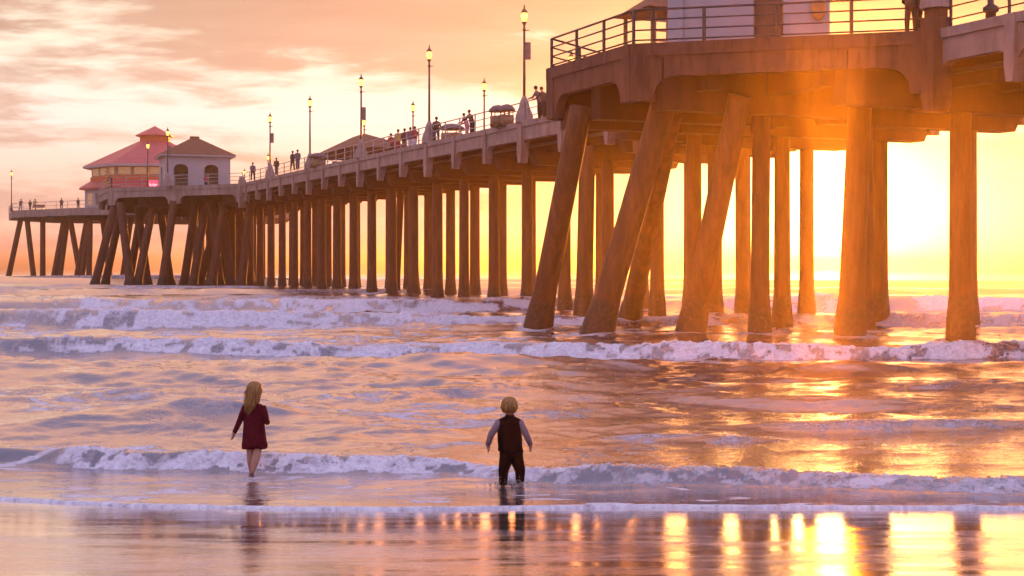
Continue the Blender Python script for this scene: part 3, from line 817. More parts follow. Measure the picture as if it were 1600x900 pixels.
for u, Y, lb in ((419, 190, 'distant lit street lamp almost hidden beside a taller pole right of the far kiosk'), (382, 205, 'distant low lit street lamp standing just right of the far kiosk above the platform joint'),
                 (231, 172, 'lit street lamp with round bright lantern in front of the red roofed diner'), (18, 222, 'lit street lamp alone at the tip of the pier head, furthest left')):
    x, y = at(u, Y); o = copy_tree(small); tt, s = to_local(x, y); o.location = (x, y, ztop(s)+(0 if u != 382 else -1.0)); tag(o, lb, 'street lamp', G2)
o = [c_ for c_ in C.objects if c_.get('label', '').startswith('lit street lamp on the far rail, first')][0]
banner(o, 0.9)

# ------------------------------------------------------------------ buildings
def arch_wall(mb, L, H, openings, origin, ax, az, th, zs=2.1):
    """wall with arched openings [(x0, x1, top)] open to the floor"""
    poly = [(0, 0)]
    for x0, x1, top in openings:
        r_ = (x1-x0)/2; rise = min(r_, 0.55)
        poly += [(x0, 0), (x0, top-rise)]
        poly += [((x0+x1)/2-r_*math.cos(math.pi*i/10), top-rise+rise*math.sin(math.pi*i/10)) for i in range(1, 10)]
        poly += [(x1, top-rise), (x1, 0)]
    poly += [(L, 0), (L, H), (0, H)]
    mb.prism(poly, origin, ax, (0, 0, 1), az, th)
def kiosk(loc, rz, Wk, Dk, H, label, over=0.55, rise=2.1, openF=None, openS=None):
    o = empty('kiosk', loc, rz, label=label, cat='kiosk')
    q = MB(); arch_wall(q, Wk, H, openF or [(0.95, 2.55, 2.9), (4.35, 5.95, 2.9)], (-Wk/2, -Dk/2, 0), (1, 0, 0), (0, 1, 0), 0.25); q.build('front_wall', 'wall', o)
    q = MB(); arch_wall(q, Dk-0.5, H, openS or [(1.2, 2.9, 2.8)], (-Wk/2, Dk/2-0.25, 0), (0, -1, 0), (1, 0, 0), 0.25); q.build('side_wall', 'wall', o)
    q = MB(); q.box(Wk/2-0.25, Wk/2, -Dk/2+0.25, Dk/2-0.25, 0, H); q.build('side_wall', 'wall', o)
    q = MB(); q.box(-Wk/2, Wk/2, Dk/2-0.25, Dk/2, 0, H); q.build('rear_wall', 'wall', o)
    q = MB(); q.box(-Wk/2+0.26, Wk/2-0.26, 0.2, 0.35, 0.02, H-0.02)
    q.build('inner_wall', 'cream', o)
    q = MB(); q.box(-Wk/2-over, Wk/2+over, -Dk/2-over, Dk/2+over, H, H+0.22); q.build('eave', 'wall', o)
    e = over+0.06
    q = MB(); a_ = (Wk/2+e, Dk/2+e); b_ = (Wk/2*0.12, Dk/2*0.12)
    q.add([(-a_[0], -a_[1], H+.2), (a_[0], -a_[1], H+.2), (a_[0], a_[1], H+.2), (-a_[0], a_[1], H+.2), (-b_[0], -b_[1], H+rise), (b_[0], -b_[1], H+rise), (b_[0], b_[1], H+rise), (-b_[0], b_[1], H+rise)],
          [(3, 2, 1, 0), (4, 5, 6, 7), (0, 1, 5, 4), (1, 2, 6, 5), (2, 3, 7, 6), (3, 0, 4, 7)])
    q.build('roof', 'roof', o)
    q = MB(); q.box(-0.5, 0.5, -0.4, 0.4, H+rise, H+rise+0.22); q.build('roof_cap', 'roof', o)
    return o
tt, s = at_w(304, 164.5); wl = W(tt, s, -0.13)
kf = kiosk(wl, R(20), 7.3, 6.0, 3.8, 'white kiosk with arched openings and brown hipped roof on the far platform', rise=2.3)
tt, s = at_w(1172, 53.0); wl = W(tt, s, -0.13)
kn = kiosk(wl, R(-10), 5.6, 4.6, 3.6, 'white walled kiosk behind the railing of the near platform, its roof out of frame', openF=[(2.95, 3.98, 2.7)], openS=[(1.0, 2.6, 2.7)])
q = MB(); q.box(3.0-2.8, 3.93-2.8, -2.10, -2.06, 0.02, 2.3); q.build('door', 'wall_dark', kn)
q = MB(); q.lathe([(0.30, 0), (0.36, 0.03), (0.36, 0.07), (0.30, 0.10)], 20)
q.v = [(2.40+0.72*v[0], -2.36-v[2], 1.62+1.1*v[1]) for v in q.v]; q.build('round_sign', 'slat_orange', kn)
q = MB(); q.box(-2.9, -2.35, -2.42, -2.32, 0, 3.5); q.build('corner_post', 'wall', kn)

# shelter glimpsed left of the near kiosk
tt, s = at_w(1040, 62); sh = empty('lattice_shelter', W(tt, s, -0.13), TH, label='small dark lattice shelter with sloping roof just left of the near kiosk', cat='shelter')
for x in (-1.3, 1.3):
    for y in (-1.3, 1.3):
        q = MB(); q.box(x-0.07, x+0.07, y-0.07, y+0.07, 0, 3.4); q.build('post', 'rail_dark', sh)
q = MB()
for k in range(7): q.box(-1.3, 1.3, -1.33, -1.27, 0.3+0.42*k, 0.4+0.42*k)
for k in range(5): q.box(-1.2+0.55*k, -1.14+0.55*k, -1.335, -1.265, 0.1, 3.2)
q.build('lattice', 'wood', sh)
q = MB(); q.add([(-1.7, -1.7, 3.4), (1.7, -1.7, 3.4), (1.7, 1.7, 3.4), (-1.7, 1.7, 3.4), (0, 0, 4.6)], [(3, 2, 1, 0), (0, 1, 4), (1, 2, 4), (2, 3, 4), (3, 0, 4)]); q.build('roof', 'roof', sh)

# red-roofed diner on the pier head
px = 232.0/F
dl = at(242, 232)
tt, s = to_local(*dl)
dn = empty('diner', (dl[0], dl[1], HEADZ), R(22.5), label='octagonal two storey diner with pinkish red roof and cupola at the end of the pier', cat='diner')
def octo(prof, name, mat, par=dn, n=8): q = MB(); q.lathe(prof, n, smooth=False); return q.build(name, mat, par)
octo([(11.0, 0), (11.0, 3.6)], 'lower_wall', 'wall')
octo([(11.9, 3.55), (11.9, 3.8), (10.2, 4.9), (9.9, 4.9)], 'lower_roof', 'roof_red')
octo([(10.15, 4.7), (10.15, 5.55)], 'orange_band', 'band')
octo([(9.95, 5.5), (9.95, 7.0)], 'upper_wall', 'cream')
octo([(11.3, 6.95), (11.35, 7.25), (11.1, 7.35)], 'eave', 'wall')
octo([(11.2, 7.34), (2.6, 11.6), (2.5, 11.6)], 'roof', 'roof_red')
octo([(2.4, 11.5), (2.4, 12.5)], 'cupola_wall', 'band')
octo([(3.1, 12.45), (3.1, 12.6), (0.2, 14.1), (0.05, 14.2)], 'cupola_roof', 'roof_red')
for k in range(8):
    an = 2*math.pi*(k+0.5)/8
    ap = math.cos(math.pi/8)
    for j in (-1, 0, 1):
        for (R_, z0, z1, wd, mt) in ((9.95*ap, 5.75, 6.85, 1.9, 'glow_glass'), (11.0*ap, 1.0, 2.9, 1.5, 'glow_glass' if j else 'glass_dark')):
            q = MB(); q.box(R_-0.02, R_+0.05, j*2.45-wd/2, j*2.45+wd/2, z0, z1)
            o = q.build('window', mt, dn); o.rotation_euler = (0, 0, an)
tt = None
sg = empty('neon_sign', (at(240, 219)[0], 219, HEADZ+2.8), R(8), label='square red glowing sign with pale script beside the diner\'s orange band', cat='sign')
q = MB(); q.box(-0.8, 0.8, -0.1, 0.1, 0.0, 1.75); q.build('board', 'sign_red', sg)
q = MB()
pts = [(-0.6+0.06*i, -0.13, 1.0+0.28*math.sin(i*1.1)*math.cos(i*0.27)) for i in range(20)]
q.tube(pts, 0.06, 5); q.tube([(-0.5, -0.13, 0.4), (0.5, -0.13, 0.5)], 0.05, 5); q.build('lettering', 'sign_pink', sg)
q = MB(); q.box(-0.12, 0.12, -0.06, 0.06, -2.8, 0); q.build('post', 'iron', sg)

# pavilion roof on the pier in the middle distance
def pav(u, Y, w_, d_, h0, h1, label, tshift=0):
    x, y = at(u, Y); tt, s = to_local(x, y)
    o = empty('pavilion', W(tt, s, -0.13), TH, label=label, cat='pavilion')
    for a_ in (-1, 1):
        for b_ in (-1, 1):
            q = MB(); q.box(a_*w_*0.42-0.08, a_*w_*0.42+0.08, b_*d_*0.42-0.08, b_*d_*0.42+0.08, 0, h0); q.build('post', 'wood', o)
    q = MB(); q.box(-w_*0.4, w_*0.4, -0.1, 0.1, 0, 1.0); q.build('counter', 'slat_orange', o)
    q = MB(); q.add([(-w_/2, -d_/2, h0), (w_/2, -d_/2, h0), (w_/2, d_/2, h0), (-w_/2, d_/2, h0), (0, -d_*0.12, h1), (0, d_*0.12, h1)],
                    [(3, 2, 1, 0), (0, 1, 4), (1, 2, 5, 4), (2, 3, 5), (3, 0, 4, 5)]); q.build('roof', 'roof', o)
    return o
pav(560, 128, 6.0, 16.0, 1.7, 3.4, 'long low pavilion with brown pitched roof in the middle of the pier')

def cart(u, Y, w_, label, mat='canvas'):
    x, y = at(u, Y); tt, s = to_local(x, y)
    o = empty('canopy_stall', W(tt, s, -0.13), TH, label=label, cat='stall', group='small canopied stalls on the pier deck')
    q = MB(); q.loft([(0, 0, 0.1, w_*.45, w_*.45), (0, 0, 0.95, w_*.45, w_*.45)], 12); q.build('counter', 'wood', o)
    q = MB()
    for k in range(4):
        a_ = math.pi/4+k*math.pi/2; q.tube([(w_*.42*math.cos(a_), w_*.42*math.sin(a_), 0), (w_*.42*math.cos(a_), w_*.42*math.sin(a_), 1.35)], 0.03, 6)
    q.build('post', 'wood', o)
    q = MB(); q.loft([(0, 0, 1.3, w_*.55, w_*.55), (0, 0, 1.5, w_*.5, w_*.5), (0, 0, 1.75, w_*.3, w_*.3), (0, 0, 1.85, 0.03, 0.03)], 14); q.build('canopy', mat, o); o.scale = (1, 1, 0.72)
cart(706, 92.5, 1.6, 'grey canopied stall behind the rail right of the woman beside the second tall lamp')
cart(778, 80.5, 1.0, 'pale rounded stall canopy left of the tallest lamp, nearer the small lamp')
cart(792, 80, 0.9, 'pale rounded stall canopy directly left of the tallest lamp\'s pedestal')
cart(497, 121, 1.5, 'pale boxy stall just right of the bare lamp near the far walkers')

# ------------------------------------------------------------------ people
def skin_body(name, verts, edges, rad, sub=1, mat='skin'):
    me = bpy.data.meshes.new(name); me.from_pydata([tuple(v) for v in verts], edges, [])
    o = bpy.data.objects.new(name, me); C.objects.link(o)
    m = o.modifiers.new('skin', 'SKIN'); m.use_smooth_shade = True; m.branch_smoothing = 0.3
    for i, r_ in enumerate(rad):
        me.skin_vertices[0].data[i].radius = (r_, r_) if not isinstance(r_, tuple) else r_
        me.skin_vertices[0].data[i].use_root = (i == 0)
    sb = o.modifiers.new('sub', 'SUBSURF'); sb.levels = sub; sb.render_levels = sub
    dg = bpy.context.evaluated_depsgraph_get(); ev = o.evaluated_get(dg)
    me2 = bpy.data.meshes.new_from_object(ev)
    bpy.data.objects.remove(o); 
    me2.materials.clear(); me2.materials.append(M[mat])
    me2.polygons.foreach_set('use_smooth', [True]*len(me2.polygons)); me2.name = name
    return me2
def mesh_obj(name, me, parent):
    o = bpy.data.objects.new(name, me); C.objects.link(o); o.parent = parent; return o
def limb_skin(name, chains, mat, parent, sub=2):
    """several chains [(p, r)...] sharing the first point"""
    vs, es, rs = [], [], []
    for ch in chains:
        for i, (p, r_) in enumerate(ch):
            if i == 0 and vs and (Vector(p)-Vector(vs[0])).length < 1e-6: prev = 0; continue
            vs.append(p); rs.append(r_); k = len(vs)-1
            if i > 0 or k > 0: es.append((prev, k)) if k > 0 else None
            prev = k
        if not es and len(vs) == 1: prev = 0
    me = skin_body(name, vs, es, rs, sub, mat); return mesh_obj(name, me, parent)

def body_graph(J):
    """J joints dict -> verts, edges, radii ; one continuous figure with head"""
    names = list(J.keys()); vs = [J[n][0] for n in names]; rs = [J[n][1] for n in names]
    idx = {n: i for i, n in enumerate(names)}
    links = [('pelvis', 'belly'), ('belly', 'chest'), ('chest', 'neck0'), ('neck0', 'neck'), ('neck', 'head0'), ('head0', 'head'), ('head', 'crown')]
    for sd_ in 'LR':
        links += [('chest', 'sh'+sd_), ('sh'+sd_, 'el'+sd_), ('el'+sd_, 'wr'+sd_), ('wr'+sd_, 'pm'+sd_), ('pelvis', 'hip'+sd_), ('hip'+sd_, 'kn'+sd_), ('kn'+sd_, 'cf'+sd_), ('cf'+sd_, 'an'+sd_), ('an'+sd_, 'to'+sd_)]
    links = [(a, b) for a, b in links if a in idx and b in idx]
    return vs, [(idx[a], idx[b]) for a, b in links], rs
def fingers(mb, palm, dirv, sc_=1.0, side=1):
    mb.ball(palm, 0.021*sc_, 10, 7, .7, 1.0, 1.15)
    p = Vector(palm); d = Vector(dirv).normalized(); a = Vector((0, 1, 0)); w = d.cross(a).normalized()*side; bn = w.cross(d).normalized()
    for k, ln in enumerate((0.036, 0.042, 0.039, 0.031)):
        b = p+w*0.0085*(k-1.5)*sc_*0+bn*0.0095*(k-1.5)*sc_+d*0.006
        m_ = b+d*ln*0.55*sc_; e = m_+(d*0.6-w*0.55)*ln*0.5*sc_
        mb.tube([b, m_, e], [0.0078*sc_, 0.0072*sc_, 0.0055*sc_], 6)
    b = p+bn*(-0.016)*sc_-d*0.012; mb.tube([b, b+(d*0.5-bn*0.6)*0.022*sc_, b+(d*0.9-bn*0.4)*0.038*sc_], [0.0075*sc_, 0.0065*sc_, 0.0045*sc_], 6)
def head_details(mb, hc, hr, facing=(0, 1)):
    f = Vector((facing[0], facing[1], 0)).normalized(); sd_ = Vector((-f.y, f.x, 0)); h = Vector(hc)
    mb.ball(h+f*hr*0.98+Vector((0, 0, -hr*0.15)), hr*0.16, 8, 6, 0.8, 1.1, 1.2)                # nose
    for k in (-1, 1):
        mb.ball(h+sd_*k*hr*0.93+Vector((0, 0, -hr*0.12)), hr*0.24, 8, 6, 0.45, 0.8, 1.2)       # ears
        mb.ball(h+f*hr*0.86+sd_*k*hr*0.36+Vector((0, 0, hr*0.08)), hr*0.12, 8, 6)              # eyes
    mb.ball(h+f*hr*0.90+Vector((0, 0, -hr*0.48)), hr*0.14, 8, 6, 1.6, .7, .5)                  # mouth

# --- girl in the maroon dress
gx, gy = at(397, 16.45)
girl = empty('person', (gx, gy, 0.0), R(-6), label='girl with long blonde hair in a maroon dress wading barefoot, seen from behind', cat='person', group='children at the water\'s edge')
J = dict(pelvis=((0, 0, .50), .075), belly=((0, 0, .60), .070), chest=((0, 0, .74), .075), neck0=((0, 0, .835), .035), neck=((0, .005, .87), .030), head0=((0, .01, .93), .062), head=((0, .012, 1.0), .078), crown=((0, .008, 1.055), .052),
         shL=((-.095, 0, .80), .036), elL=((-.165, -.01, .64), .026), wrL=((-.235, .0, .50), .024), pmL=((-.250, .005, .463), .027),
         shR=((.095, 0, .80), .036), elR=((.15, -.03, .64), .027), wrR=((.13, .12, .62), .018), pmR=((.12, .155, .63), .017),
         hipL=((-.05, 0, .46), .062), knL=((-.045, .02, .27), .050), cfL=((-.045, .02, .19), .050), anL=((-.045, .035, .05), .026), toL=((-.045, .10, .015), .016),
         hipR=((.05, 0, .46), .062), knR=((.045, -.02, .27), .052), cfR=((.03, -.05, .19), .052), anR=((-.005, -.07, .05), .027), toR=((-.015, -.01, .015), .017))
vs, es, rs = body_graph(J)
bm_ = skin_body('body', vs, es, rs, 2)
ex = MB(); fingers(ex, J['pmL'][0], (-.25, .05, -.9), 1.15); fingers(ex, J['pmR'][0], (-.3, .9, .1), 1.0, -1); head_details(ex, (0, .012, .99), .08)
def join_mesh(me, mb, mat='skin'):
    bm = bmesh.new(); bm.from_mesh(me); me3 = mb.mesh('tmp'); bm.from_mesh(me3); bm.to_mesh(me); bm.free()
    me.polygons.foreach_set('use_smooth', [True]*len(me.polygons)); bpy.data.meshes.remove(me3)
join_mesh(bm_, ex); body = mesh_obj('body', bm_, girl)
q = MB()
q.loft([(0, 0, .845, .045, .042), (0, 0, .835, .085, .055), (0, 0, .81, .125, .068), (0, 0, .77, .136, .075), (0, 0, .70, .128, .078), (0, 0, .60, .122, .080), (.002, 0, .50, .132, .090), (.004, 0, .42, .140, .098),
        (.004, 0, .36, .143, .104), (.002, 0, .33, .138, .104), (0, 0, .326, .128, .096)], 56, fold=9, famp=0.085)
dress = q.build('dress', 'maroon', girl)
for v in dress.data.vertices:
    k = (0.85-v.co.z)/0.5; v.co.z += 0.014*math.sin(v.co.x*26+1.0)*max(0, k-0.4); v.co.x += 0.006*math.sin(v.co.z*55+v.co.x*9)*k; v.co.y += 0.006*math.sin(v.co.z*41+v.co.x*30)*k
q = MB(); q.tube([(-.095, 0, .805), (-.135, -.005, .72), (-.17, -.01, .635), (-.205, -.005, .56), (-.234, 0, .505)], [.046, .040, .034, .030, .026], 14); q.build('sleeve', 'maroon', girl)
q = MB(); q.tube([(.095, 0, .805), (.13, -.015, .72), (.152, -.032, .64), (.145, .04, .622), (.133, .11, .618)], [.046, .042, .038, .032, .027], 14); q.build('sleeve', 'maroon', girl)
def hair_cap(parent, hc, r, long_=False, n=420, seed=1, length=.33, wid=1.0):
    rr_ = random.Random(seed); q = MB(); hc = Vector(hc)
    q.ball(hc+Vector((0, -.004, .008)), r*1.05, 20, 14, 1.0, 1.0, 1.06)
    # keep the scalp shell off the face
    q2 = MB()
    for v in range(1): pass
    for i in range(n):
        a_ = rr_.uniform(0, 2*math.pi); top = hc+Vector((rr_.gauss(0, .010), rr_.gauss(-.005, .012), r*1.10))
        back = math.sin(a_) < 0.35
        if not back and not rr_.random() < .3: a_ = -a_
        ca, sa = math.cos(a_), math.sin(a_)
        R1 = r*rr_.uniform(1.03, 1.16)
        pts = [top]
        for k in range(1, 5):
            th = k/4*math.pi/2; pts.append(hc+Vector((ca*R1*math.sin(th), sa*R1*math.sin(th), R1*math.cos(th)*1.05)))
        if long_:
            L_ = length*(1.12-.35*abs(ca+.25)+rr_.uniform(-.22, .16)) if sa < .4 else length*.5
            if rr_.random() < .12: R1 *= rr_.uniform(1.05, 1.28)
            ph = rr_.uniform(0, 6)
            for k in range(1, 7):
                f_ = k/6
                pts.append(hc+Vector((ca*R1*(1-.25*f_)*wid+.014*math.sin(ph+3.4*f_)*f_+.004*math.sin(ph*3)-.030*f_*f_, sa*R1*(1-.12*f_)-.025*f_, -L_*f_+.0*r)))
        else:
            L_ = r*rr_.uniform(.65, 1.1)
            if rr_.random() < .15: R1 *= rr_.uniform(1.04, 1.16)
            if sa > 0.5: L_ *= .35
            for k in range(1, 4):
                f_ = k/3; pts.append(hc+Vector((ca*R1*(1-.22*f_*f_), sa*R1*(1-.22*f_*f_), -L_*f_)))
        n_ = len(pts); w0 = rr_.uniform(.0035, .006)
        q.tube(pts, [w0*(1.0 if k < n_-2 else .45) for k in range(n_)], 4, flat=.5)
    return q.build('hair', 'blonde', parent)
hair_cap(girl, (0, .008, 1.005), .080, True, 460, 3, .235)

# --- boy in the dark vest
bx, by = at(796, 15.7)
boy = empty('person', (bx, by, -0.03), R(4), label='small boy with short blond hair in dark vest and trousers standing in the shallows', cat='person', group='children at the water\'s edge')
J = dict(pelvis=((.02, 0, .40), .080), belly=((.01, 0, .52), .082), chest=((0, 0, .68), .080), neck0=((0, 0, .775), .040), neck=((0, .0, .80), .036), head0=((0, .01, .86), .066), head=((0, .012, .925), .083), crown=((0, .008, .98), .055),
         shL=((-.105, 0, .745), .038), elL=((-.20, -.02, .61), .028), wrL=((-.235, .03, .49), .027), pmL=((-.230, .045, .450), .029),
         shR=((.105, 0, .745), .038), elR=((.18, -.02, .61), .028), wrR=((.235, .02, .49), .027), pmR=((.236, .03, .450), .029),
         hipL=((-.03, 0, .36), .062), knL=((-.065, .02, .20), .042), cfL=((-.07, .0, .13), .038), anL=((-.07, .0, .04), .026), toL=((-.08, .07, .015), .020),
         hipR=((.07, 0, .36), .062), knR=((.12, .03, .20), .042), cfR=((.125, .0, .13), .038), anR=((.115, -.03, .04), .026), toR=((.13, .04, .015), .020))
vs, es, rs = body_graph(J); bm_ = skin_body('body', vs, es, rs, 2)
ex = MB(); fingers(ex, J['pmL'][0], (.15, .2, -.9), 1.2); fingers(ex, J['pmR'][0], (-.1, .2, -.9), 1.2, -1); head_details(ex, (0, .012, .915), .085)
join_mesh(bm_, ex); mesh_obj('body', bm_, boy)
q = MB()
q.loft([(0, 0, .825, .045, .045), (0, 0, .80, .055, .052), (0, 0, .785, .085, .062), (0, 0, .765, .125, .075), (0, 0, .72, .134, .086), (0, 0, .64, .128, .09), (.006, 0, .55, .136, .094), (.012, 0, .47, .138, .097), (.016, 0, .42, .142, .098), (.016, 0, .415, .13, .09)], 36, fold=5, famp=0.03)
vst = q.build('vest', 'navy', boy)
for v in vst.data.vertices: v.co.x += 0.005*math.sin(v.co.z*48+v.co.x*12); v.co.z += 0.008*math.sin(v.co.x*30) if v.co.z < .5 else 0
for sgn, k in ((-1, 'L'), (1, 'R')):
    sh_, e_, w_ = (Vector(J[n+k][0]) for n in ('sh', 'el', 'wr'))
    q = MB(); q.tube([sh_, (sh_+e_)/2, e_, (e_+w_)/2, w_], [.046, .042, .038, .034, .029], 14); q.build('sleeve', 'lilac', boy)
q = MB()
def leg_tube(sgn, k):
    hx = J['hip'+k][0]; kx = J['kn'+k][0]; ax_ = J['an'+k][0]
    q.tube([(hx[0], 0, .44), (hx[0]*1.0, 0, .37), ((hx[0]+kx[0])/2, .01, .28), kx, ((kx[0]+ax_[0])/2, .005, .12), (ax_[0], 0, .045)], [.072, .078, .070, .058, .050, .046], 18)
leg_tube(-1, 'L'); leg_tube(1, 'R')
q.loft([(.02, 0, .46, .125, .085), (.02, 0, .38, .132, .088), (.02, 0, .33, .11, .075), (.02, 0, .30, .05, .05)], 28)
q.build('trousers', 'trouser', boy)
hair_cap(boy, (0, .008, .925), .079, False, 460, 5)

# splash round the boy's feet
rs_ = random.Random(4); q = MB()
for i in range(240):
    a_ = rs_.uniform(0, 6.28); rr0 = abs(rs_.gauss(0, .12)); x = rr0*math.cos(a_)*1.3-.02; y = rr0*math.sin(a_)*.7; z = abs(rs_.gauss(0, .05))*math.exp(-rr0*1.5)
    r_ = rs_.uniform(.0015, .006)
    if rs_.random() < .3: q.tube([(x, y, 0), (x+rs_.gauss(0, .01), y, z*.6+.01), (x+rs_.gauss(0, .02), y, z+.02)], [r_*1.6, r_, r_*.4], 5)
    else: q.ball((x, y, z+.01), r_, 6, 4)
mw, tw, pw, ow = new_mat('splash_water'); pw.inputs['Base Color'].default_value = (.9, .88, .9, 1); pw.inputs['Roughness'].default_value = .25; pw.inputs['Transmission Weight'].default_value = .55; pw.inputs['IOR'].default_value = 1.33
sp_o = q.build('splash', mw); sp_o.location = (bx+.03, by-.02, 0.01); tag(sp_o, 'small splash of droplets around the boy\'s feet', kind='stuff')

# fine spray thrown up along the nearest breaker
rs_ = random.Random(9); q = MB()
for i in range(1100):
    u = rs_.choice((rs_.uniform(90, 420), rs_.uniform(420, 760), rs_.uniform(850, 1600), rs_.gauss(170, 50), rs_.gauss(900, 40)))
    vb = float(np.interp(u, [0, 250, 560, 800, 1000, 1600], [730, 738, 743, 752, 760, 772])); Yb = 5333./(vb-420)+0.30
    x = (u-800)/F*Yb; r_ = rs_.uniform(.002, .006)
    z = 0.10+abs(rs_.gauss(0, .09)); q.ball((x, Yb+rs_.gauss(0, .12), z), r_, 5, 3)
spr = q.build('sea_spray', mw); tag(spr, 'fine spray above the nearest breaking wave', kind='stuff')

# --- people on the pier
def adult(pose='stand', seed=0, top='cloth_black', bottom='cloth_grey', hair='hair_dark', H=1.7):
    rr_ = random.Random(seed); k = H/1.7
    st = rr_.uniform(.06, .14); lean = {'stand': 0, 'lean': .16, 'walk': .02, 'sit': 0}[pose]
    J = dict(pelvis=((0, 0, .95), .12), belly=((0, lean*.3, 1.1), .12), chest=((0, lean, 1.32), .13), neck0=((0, lean*1.3, 1.46), .055), neck=((0, lean*1.4, 1.50), .05), head0=((0, lean*1.6, 1.57), .075), head=((0, lean*1.7, 1.62), .09), crown=((0, lean*1.7, 1.67), .065))
    for sgn, sd_ in ((-1, 'L'), (1, 'R')):
        f = .35 if pose == 'lean' else rr_.uniform(-.05, .15)
        J['sh'+sd_] = ((sgn*.17, lean, 1.40), .055); J['el'+sd_] = ((sgn*rr_.uniform(.22, .28), lean+f*.3, 1.14), .042)
        J['wr'+sd_] = ((sgn*rr_.uniform(.16, .26), lean+f, .98 if f < .2 else 1.1), .03); J['pm'+sd_] = ((sgn*.2, lean+f+.05, .90 if f < .2 else 1.1), .032)
        y_ = sgn*(.16 if pose == 'walk' else .02)
        J['hip'+sd_] = ((sgn*.09, 0, .90), .085); J['kn'+sd_] = ((sgn*st, y_*.5+.02, .50), .058); J['cf'+sd_] = ((sgn*st, y_*.8, .36), .052); J['an'+sd_] = ((sgn*st, y_, .08), .035); J['to'+sd_] = ((sgn*(st+.02), y_+.14, .035), .032)
    J = {n: (tuple(c*k for c in p), r_*k) for n, (p, r_) in J.items()}
    o = empty('person', (0, 0, 0))
    vs, es, rs = body_graph(J); me = skin_body('body', vs, es, rs, 1)
    ex = MB()
    for sd_ in 'LR': fingers(ex, J['pm'+sd_][0], (0, .2, -1), 1.8)
    head_details(ex, J['head'][0], .09*k); join_mesh(me, ex); mesh_obj('body', me, o)
    q = MB(); L = lean
    q.loft([(0, L*1.3*k, 1.47*k, .07, .07), (0, L*1.1*k, 1.43*k, .17*k, .11*k), (0, L*k, 1.3*k, .205*k, .14*k), (0, L*.4*k, 1.1*k, .175*k, .13*k), (0, 0, .92*k, .20*k, .15*k), (0, 0, .86*k, .20*k, .15*k)], 16)
    for sd_ in 'LR': q.tube([J['sh'+sd_][0], J['el'+sd_][0], J['wr'+sd_][0]], [.07*k, .055*k, .045*k], 8)
    q.build('top', top, o)
    q = MB()
    for sd_ in 'LR': q.tube([J['hip'+sd_][0], J['kn'+sd_][0], J['an'+sd_][0]], [.105*k, .08*k, .06*k], 10)
    q.loft([(0, 0, .98*k, .16*k, .13*k), (0, 0, .85*k, .17*k, .13*k), (0, 0, .78*k, .10*k, .09*k)], 14)
    q.build('trousers', bottom, o)
    hd = Vector(J['head'][0]); q = MB(); q.ball(hd+Vector((0, -.018, .025)), .103*k, 12, 8, 1, 1, 1.05); q.build('hair', hair, o)
    return o
GP = 'people on the pier deck'
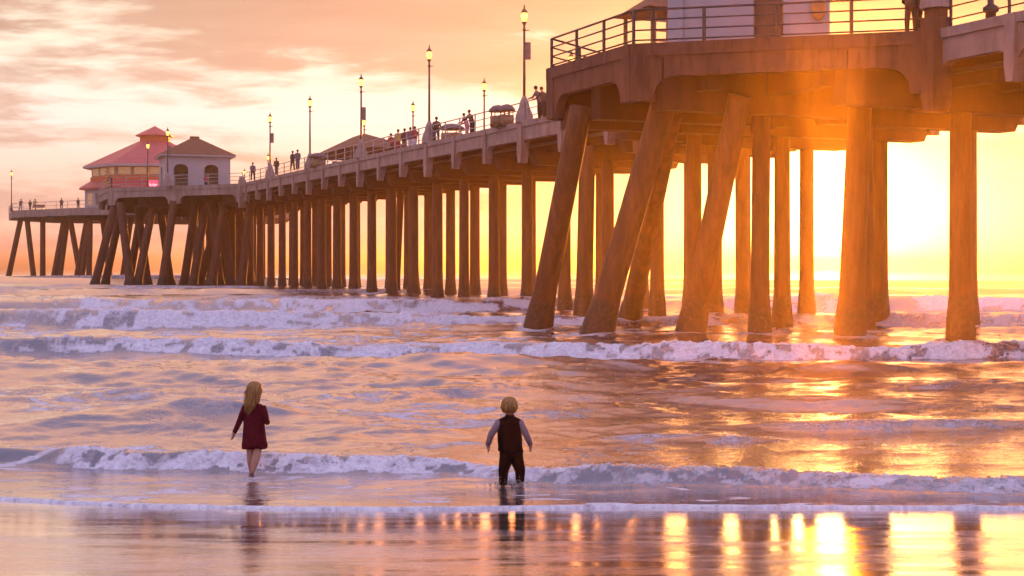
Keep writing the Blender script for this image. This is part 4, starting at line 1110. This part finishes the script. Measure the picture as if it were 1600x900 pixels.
ppl = [  # u, Y, pose, top, bottom, rotation, label
    (1424, 45.6, 'lean', 'cloth_black', 'cloth_black', -20, 'left silhouette of the dark pair on the near platform beside the lamp pedestal'),
    (1433, 46.2, 'stand', 'cloth_black', 'cloth_black', 20, 'right silhouette of the dark pair on the near platform beside the lamp pedestal'),
    (844, 75.2, 'lean', 'cloth_grey', 'cloth_black', 60, 'person in grey bent over the rail right of the tallest lamp'),
    (851, 74.4, 'lean', 'cloth_brown', 'cloth_black', 40, 'person in brown at the rail, last before the near platform'),
    (730, 89, 'lean', 'cloth_pink', 'cloth_pink', 60, 'person in pink leaning at the rail with a dark companion'),
    (738, 87.5, 'lean', 'cloth_black', 'cloth_black', 50, 'person in black leaning at the rail beside one in pink'),
    (682, 92.8, 'stand', 'cloth_brown', 'cloth_grey', 10, 'tall walker in brown standing just right of the second tall lamp'),
    (648, 99, 'stand', 'cloth_red', 'cloth_white', 30, 'person in red top and white trousers, right end of the group of five'),
    (641, 99.5, 'stand', 'cloth_grey', 'cloth_white', 30, 'person in grey top and white trousers in the group of five'),
    (632, 101, 'stand', 'cloth_brown', 'cloth_brown', 30, 'person all in brown in the middle of the group of five'),
    (622, 102, 'stand', 'cloth_yellow', 'cloth_red', 30, 'person in yellow top in the group of five'),
    (613, 105, 'lean', 'cloth_red', 'cloth_brown', 30, 'person in red leaning, left end of the group of five'),
    (465, 123, 'stand', 'cloth_grey', 'cloth_grey', 0, 'person in grey standing left of the bare lamp, right one of a pair'),
    (457, 124, 'walk', 'cloth_brown', 'cloth_brown', -30, 'person in brown stepping beside one in grey, left of the bare lamp'),
    (432, 133, 'stand', 'cloth_brown', 'cloth_grey', 0, 'lone person standing right of the lamp nearest the far kiosk'),
    (395, 143, 'stand', 'cloth_grey', 'cloth_black', 0, 'small figure between the far kiosk and the nearest lamp to it'),
    (322, 159.5, 'stand', 'cloth_red', 'cloth_black', 0, 'person in red standing in the right arch of the far kiosk'),
    (173, 161.5, 'lean', 'cloth_black', 'cloth_brown', 30, 'dark figure at the left corner of the far platform'),
    (122, 216.5, 'walk', 'cloth_black', 'cloth_black', 0, 'dark figure with raised arm left of the diner wall'),
    (96, 219, 'stand', 'cloth_brown', 'cloth_black', 0, 'lone figure halfway along the pier head'),
    (54, 221.5, 'lean', 'cloth_yellow', 'cloth_brown', 0, 'seated looking figure in yellow on the left of the pier head'),
    (47, 222, 'stand', 'cloth_black', 'cloth_brown', 0, 'dark upright figure on the left of the pier head next to one in yellow'),
    (32, 222.5, 'lean', 'cloth_black', 'cloth_grey', 0, 'dark figure nearest the lamp at the tip of the pier'),
]
for i, (u, Y, pose, top, bot, rz, lb) in enumerate(ppl):
    o = adult(pose, i, top, bot, H=random.Random(i).uniform(1.62, 1.8))
    x, y = at(u, Y); tt, s = to_local(x, y); zz = ztop(s)-0.14+(0.14 if Y > 210 else 0)
    # keep them on the deck just inside the rail
    o.location = (x, y, zz); o.rotation_euler = (0, 0, R(rz)); tag(o, lb, 'person', GP)
# bench on the pier head
x, y = at(60, 221); tt, s = to_local(x, y); bo = empty('bench', (x, y, ztop(s)), R(10), label='low dark bench on the left of the pier head', cat='bench')
q = MB(); q.box(-.9, .9, -.25, .25, .38, .46); q.build('seat', 'wood', bo)
q = MB(); q.box(-.9, .9, .22, .28, .5, .9); q.build('backrest', 'wood', bo)
for sgn in (-1, 1): q = MB(); q.box(sgn*.75-.05, sgn*.75+.05, -.22, .26, 0, .38); q.build('leg', 'iron', bo)
# mooring post on the right hand coping
q = MB(); q.lathe([(.16, 0), (.16, .25), (.24, .3), (.24, .42), (.10, .52), (.10, .7), (.03, .74)], 12); 
o = q.build('bollard', 'iron'); x, y = at(1548, 43.3); tt, s = to_local(x, y); o.location = (x, y, ztop(s)); tag(o, 'short dark post on the pier coping at the far right', 'post')

# ------------------------------------------------------------------ haze
q = MB(); q.box(-1500, 1500, -60, 3700, -4.2, 27.5)
hz = q.build('haze', None); tag(hz, 'thin warm sea haze round the pier', kind='stuff')
mh = bpy.data.materials.new('haze'); mh.use_nodes = True; t = NT(mh.node_tree)
pv = t.n('ShaderNodeVolumePrincipled'); pv.inputs['Color'].default_value = (1.0, 0.70, 0.48, 1); pv.inputs['Density'].default_value = 0.0007; pv.inputs['Anisotropy'].default_value = 0.912
oo = t.n('ShaderNodeOutputMaterial'); t.link(pv.outputs[0], oo.inputs['Volume']); hz.data.materials.append(mh)
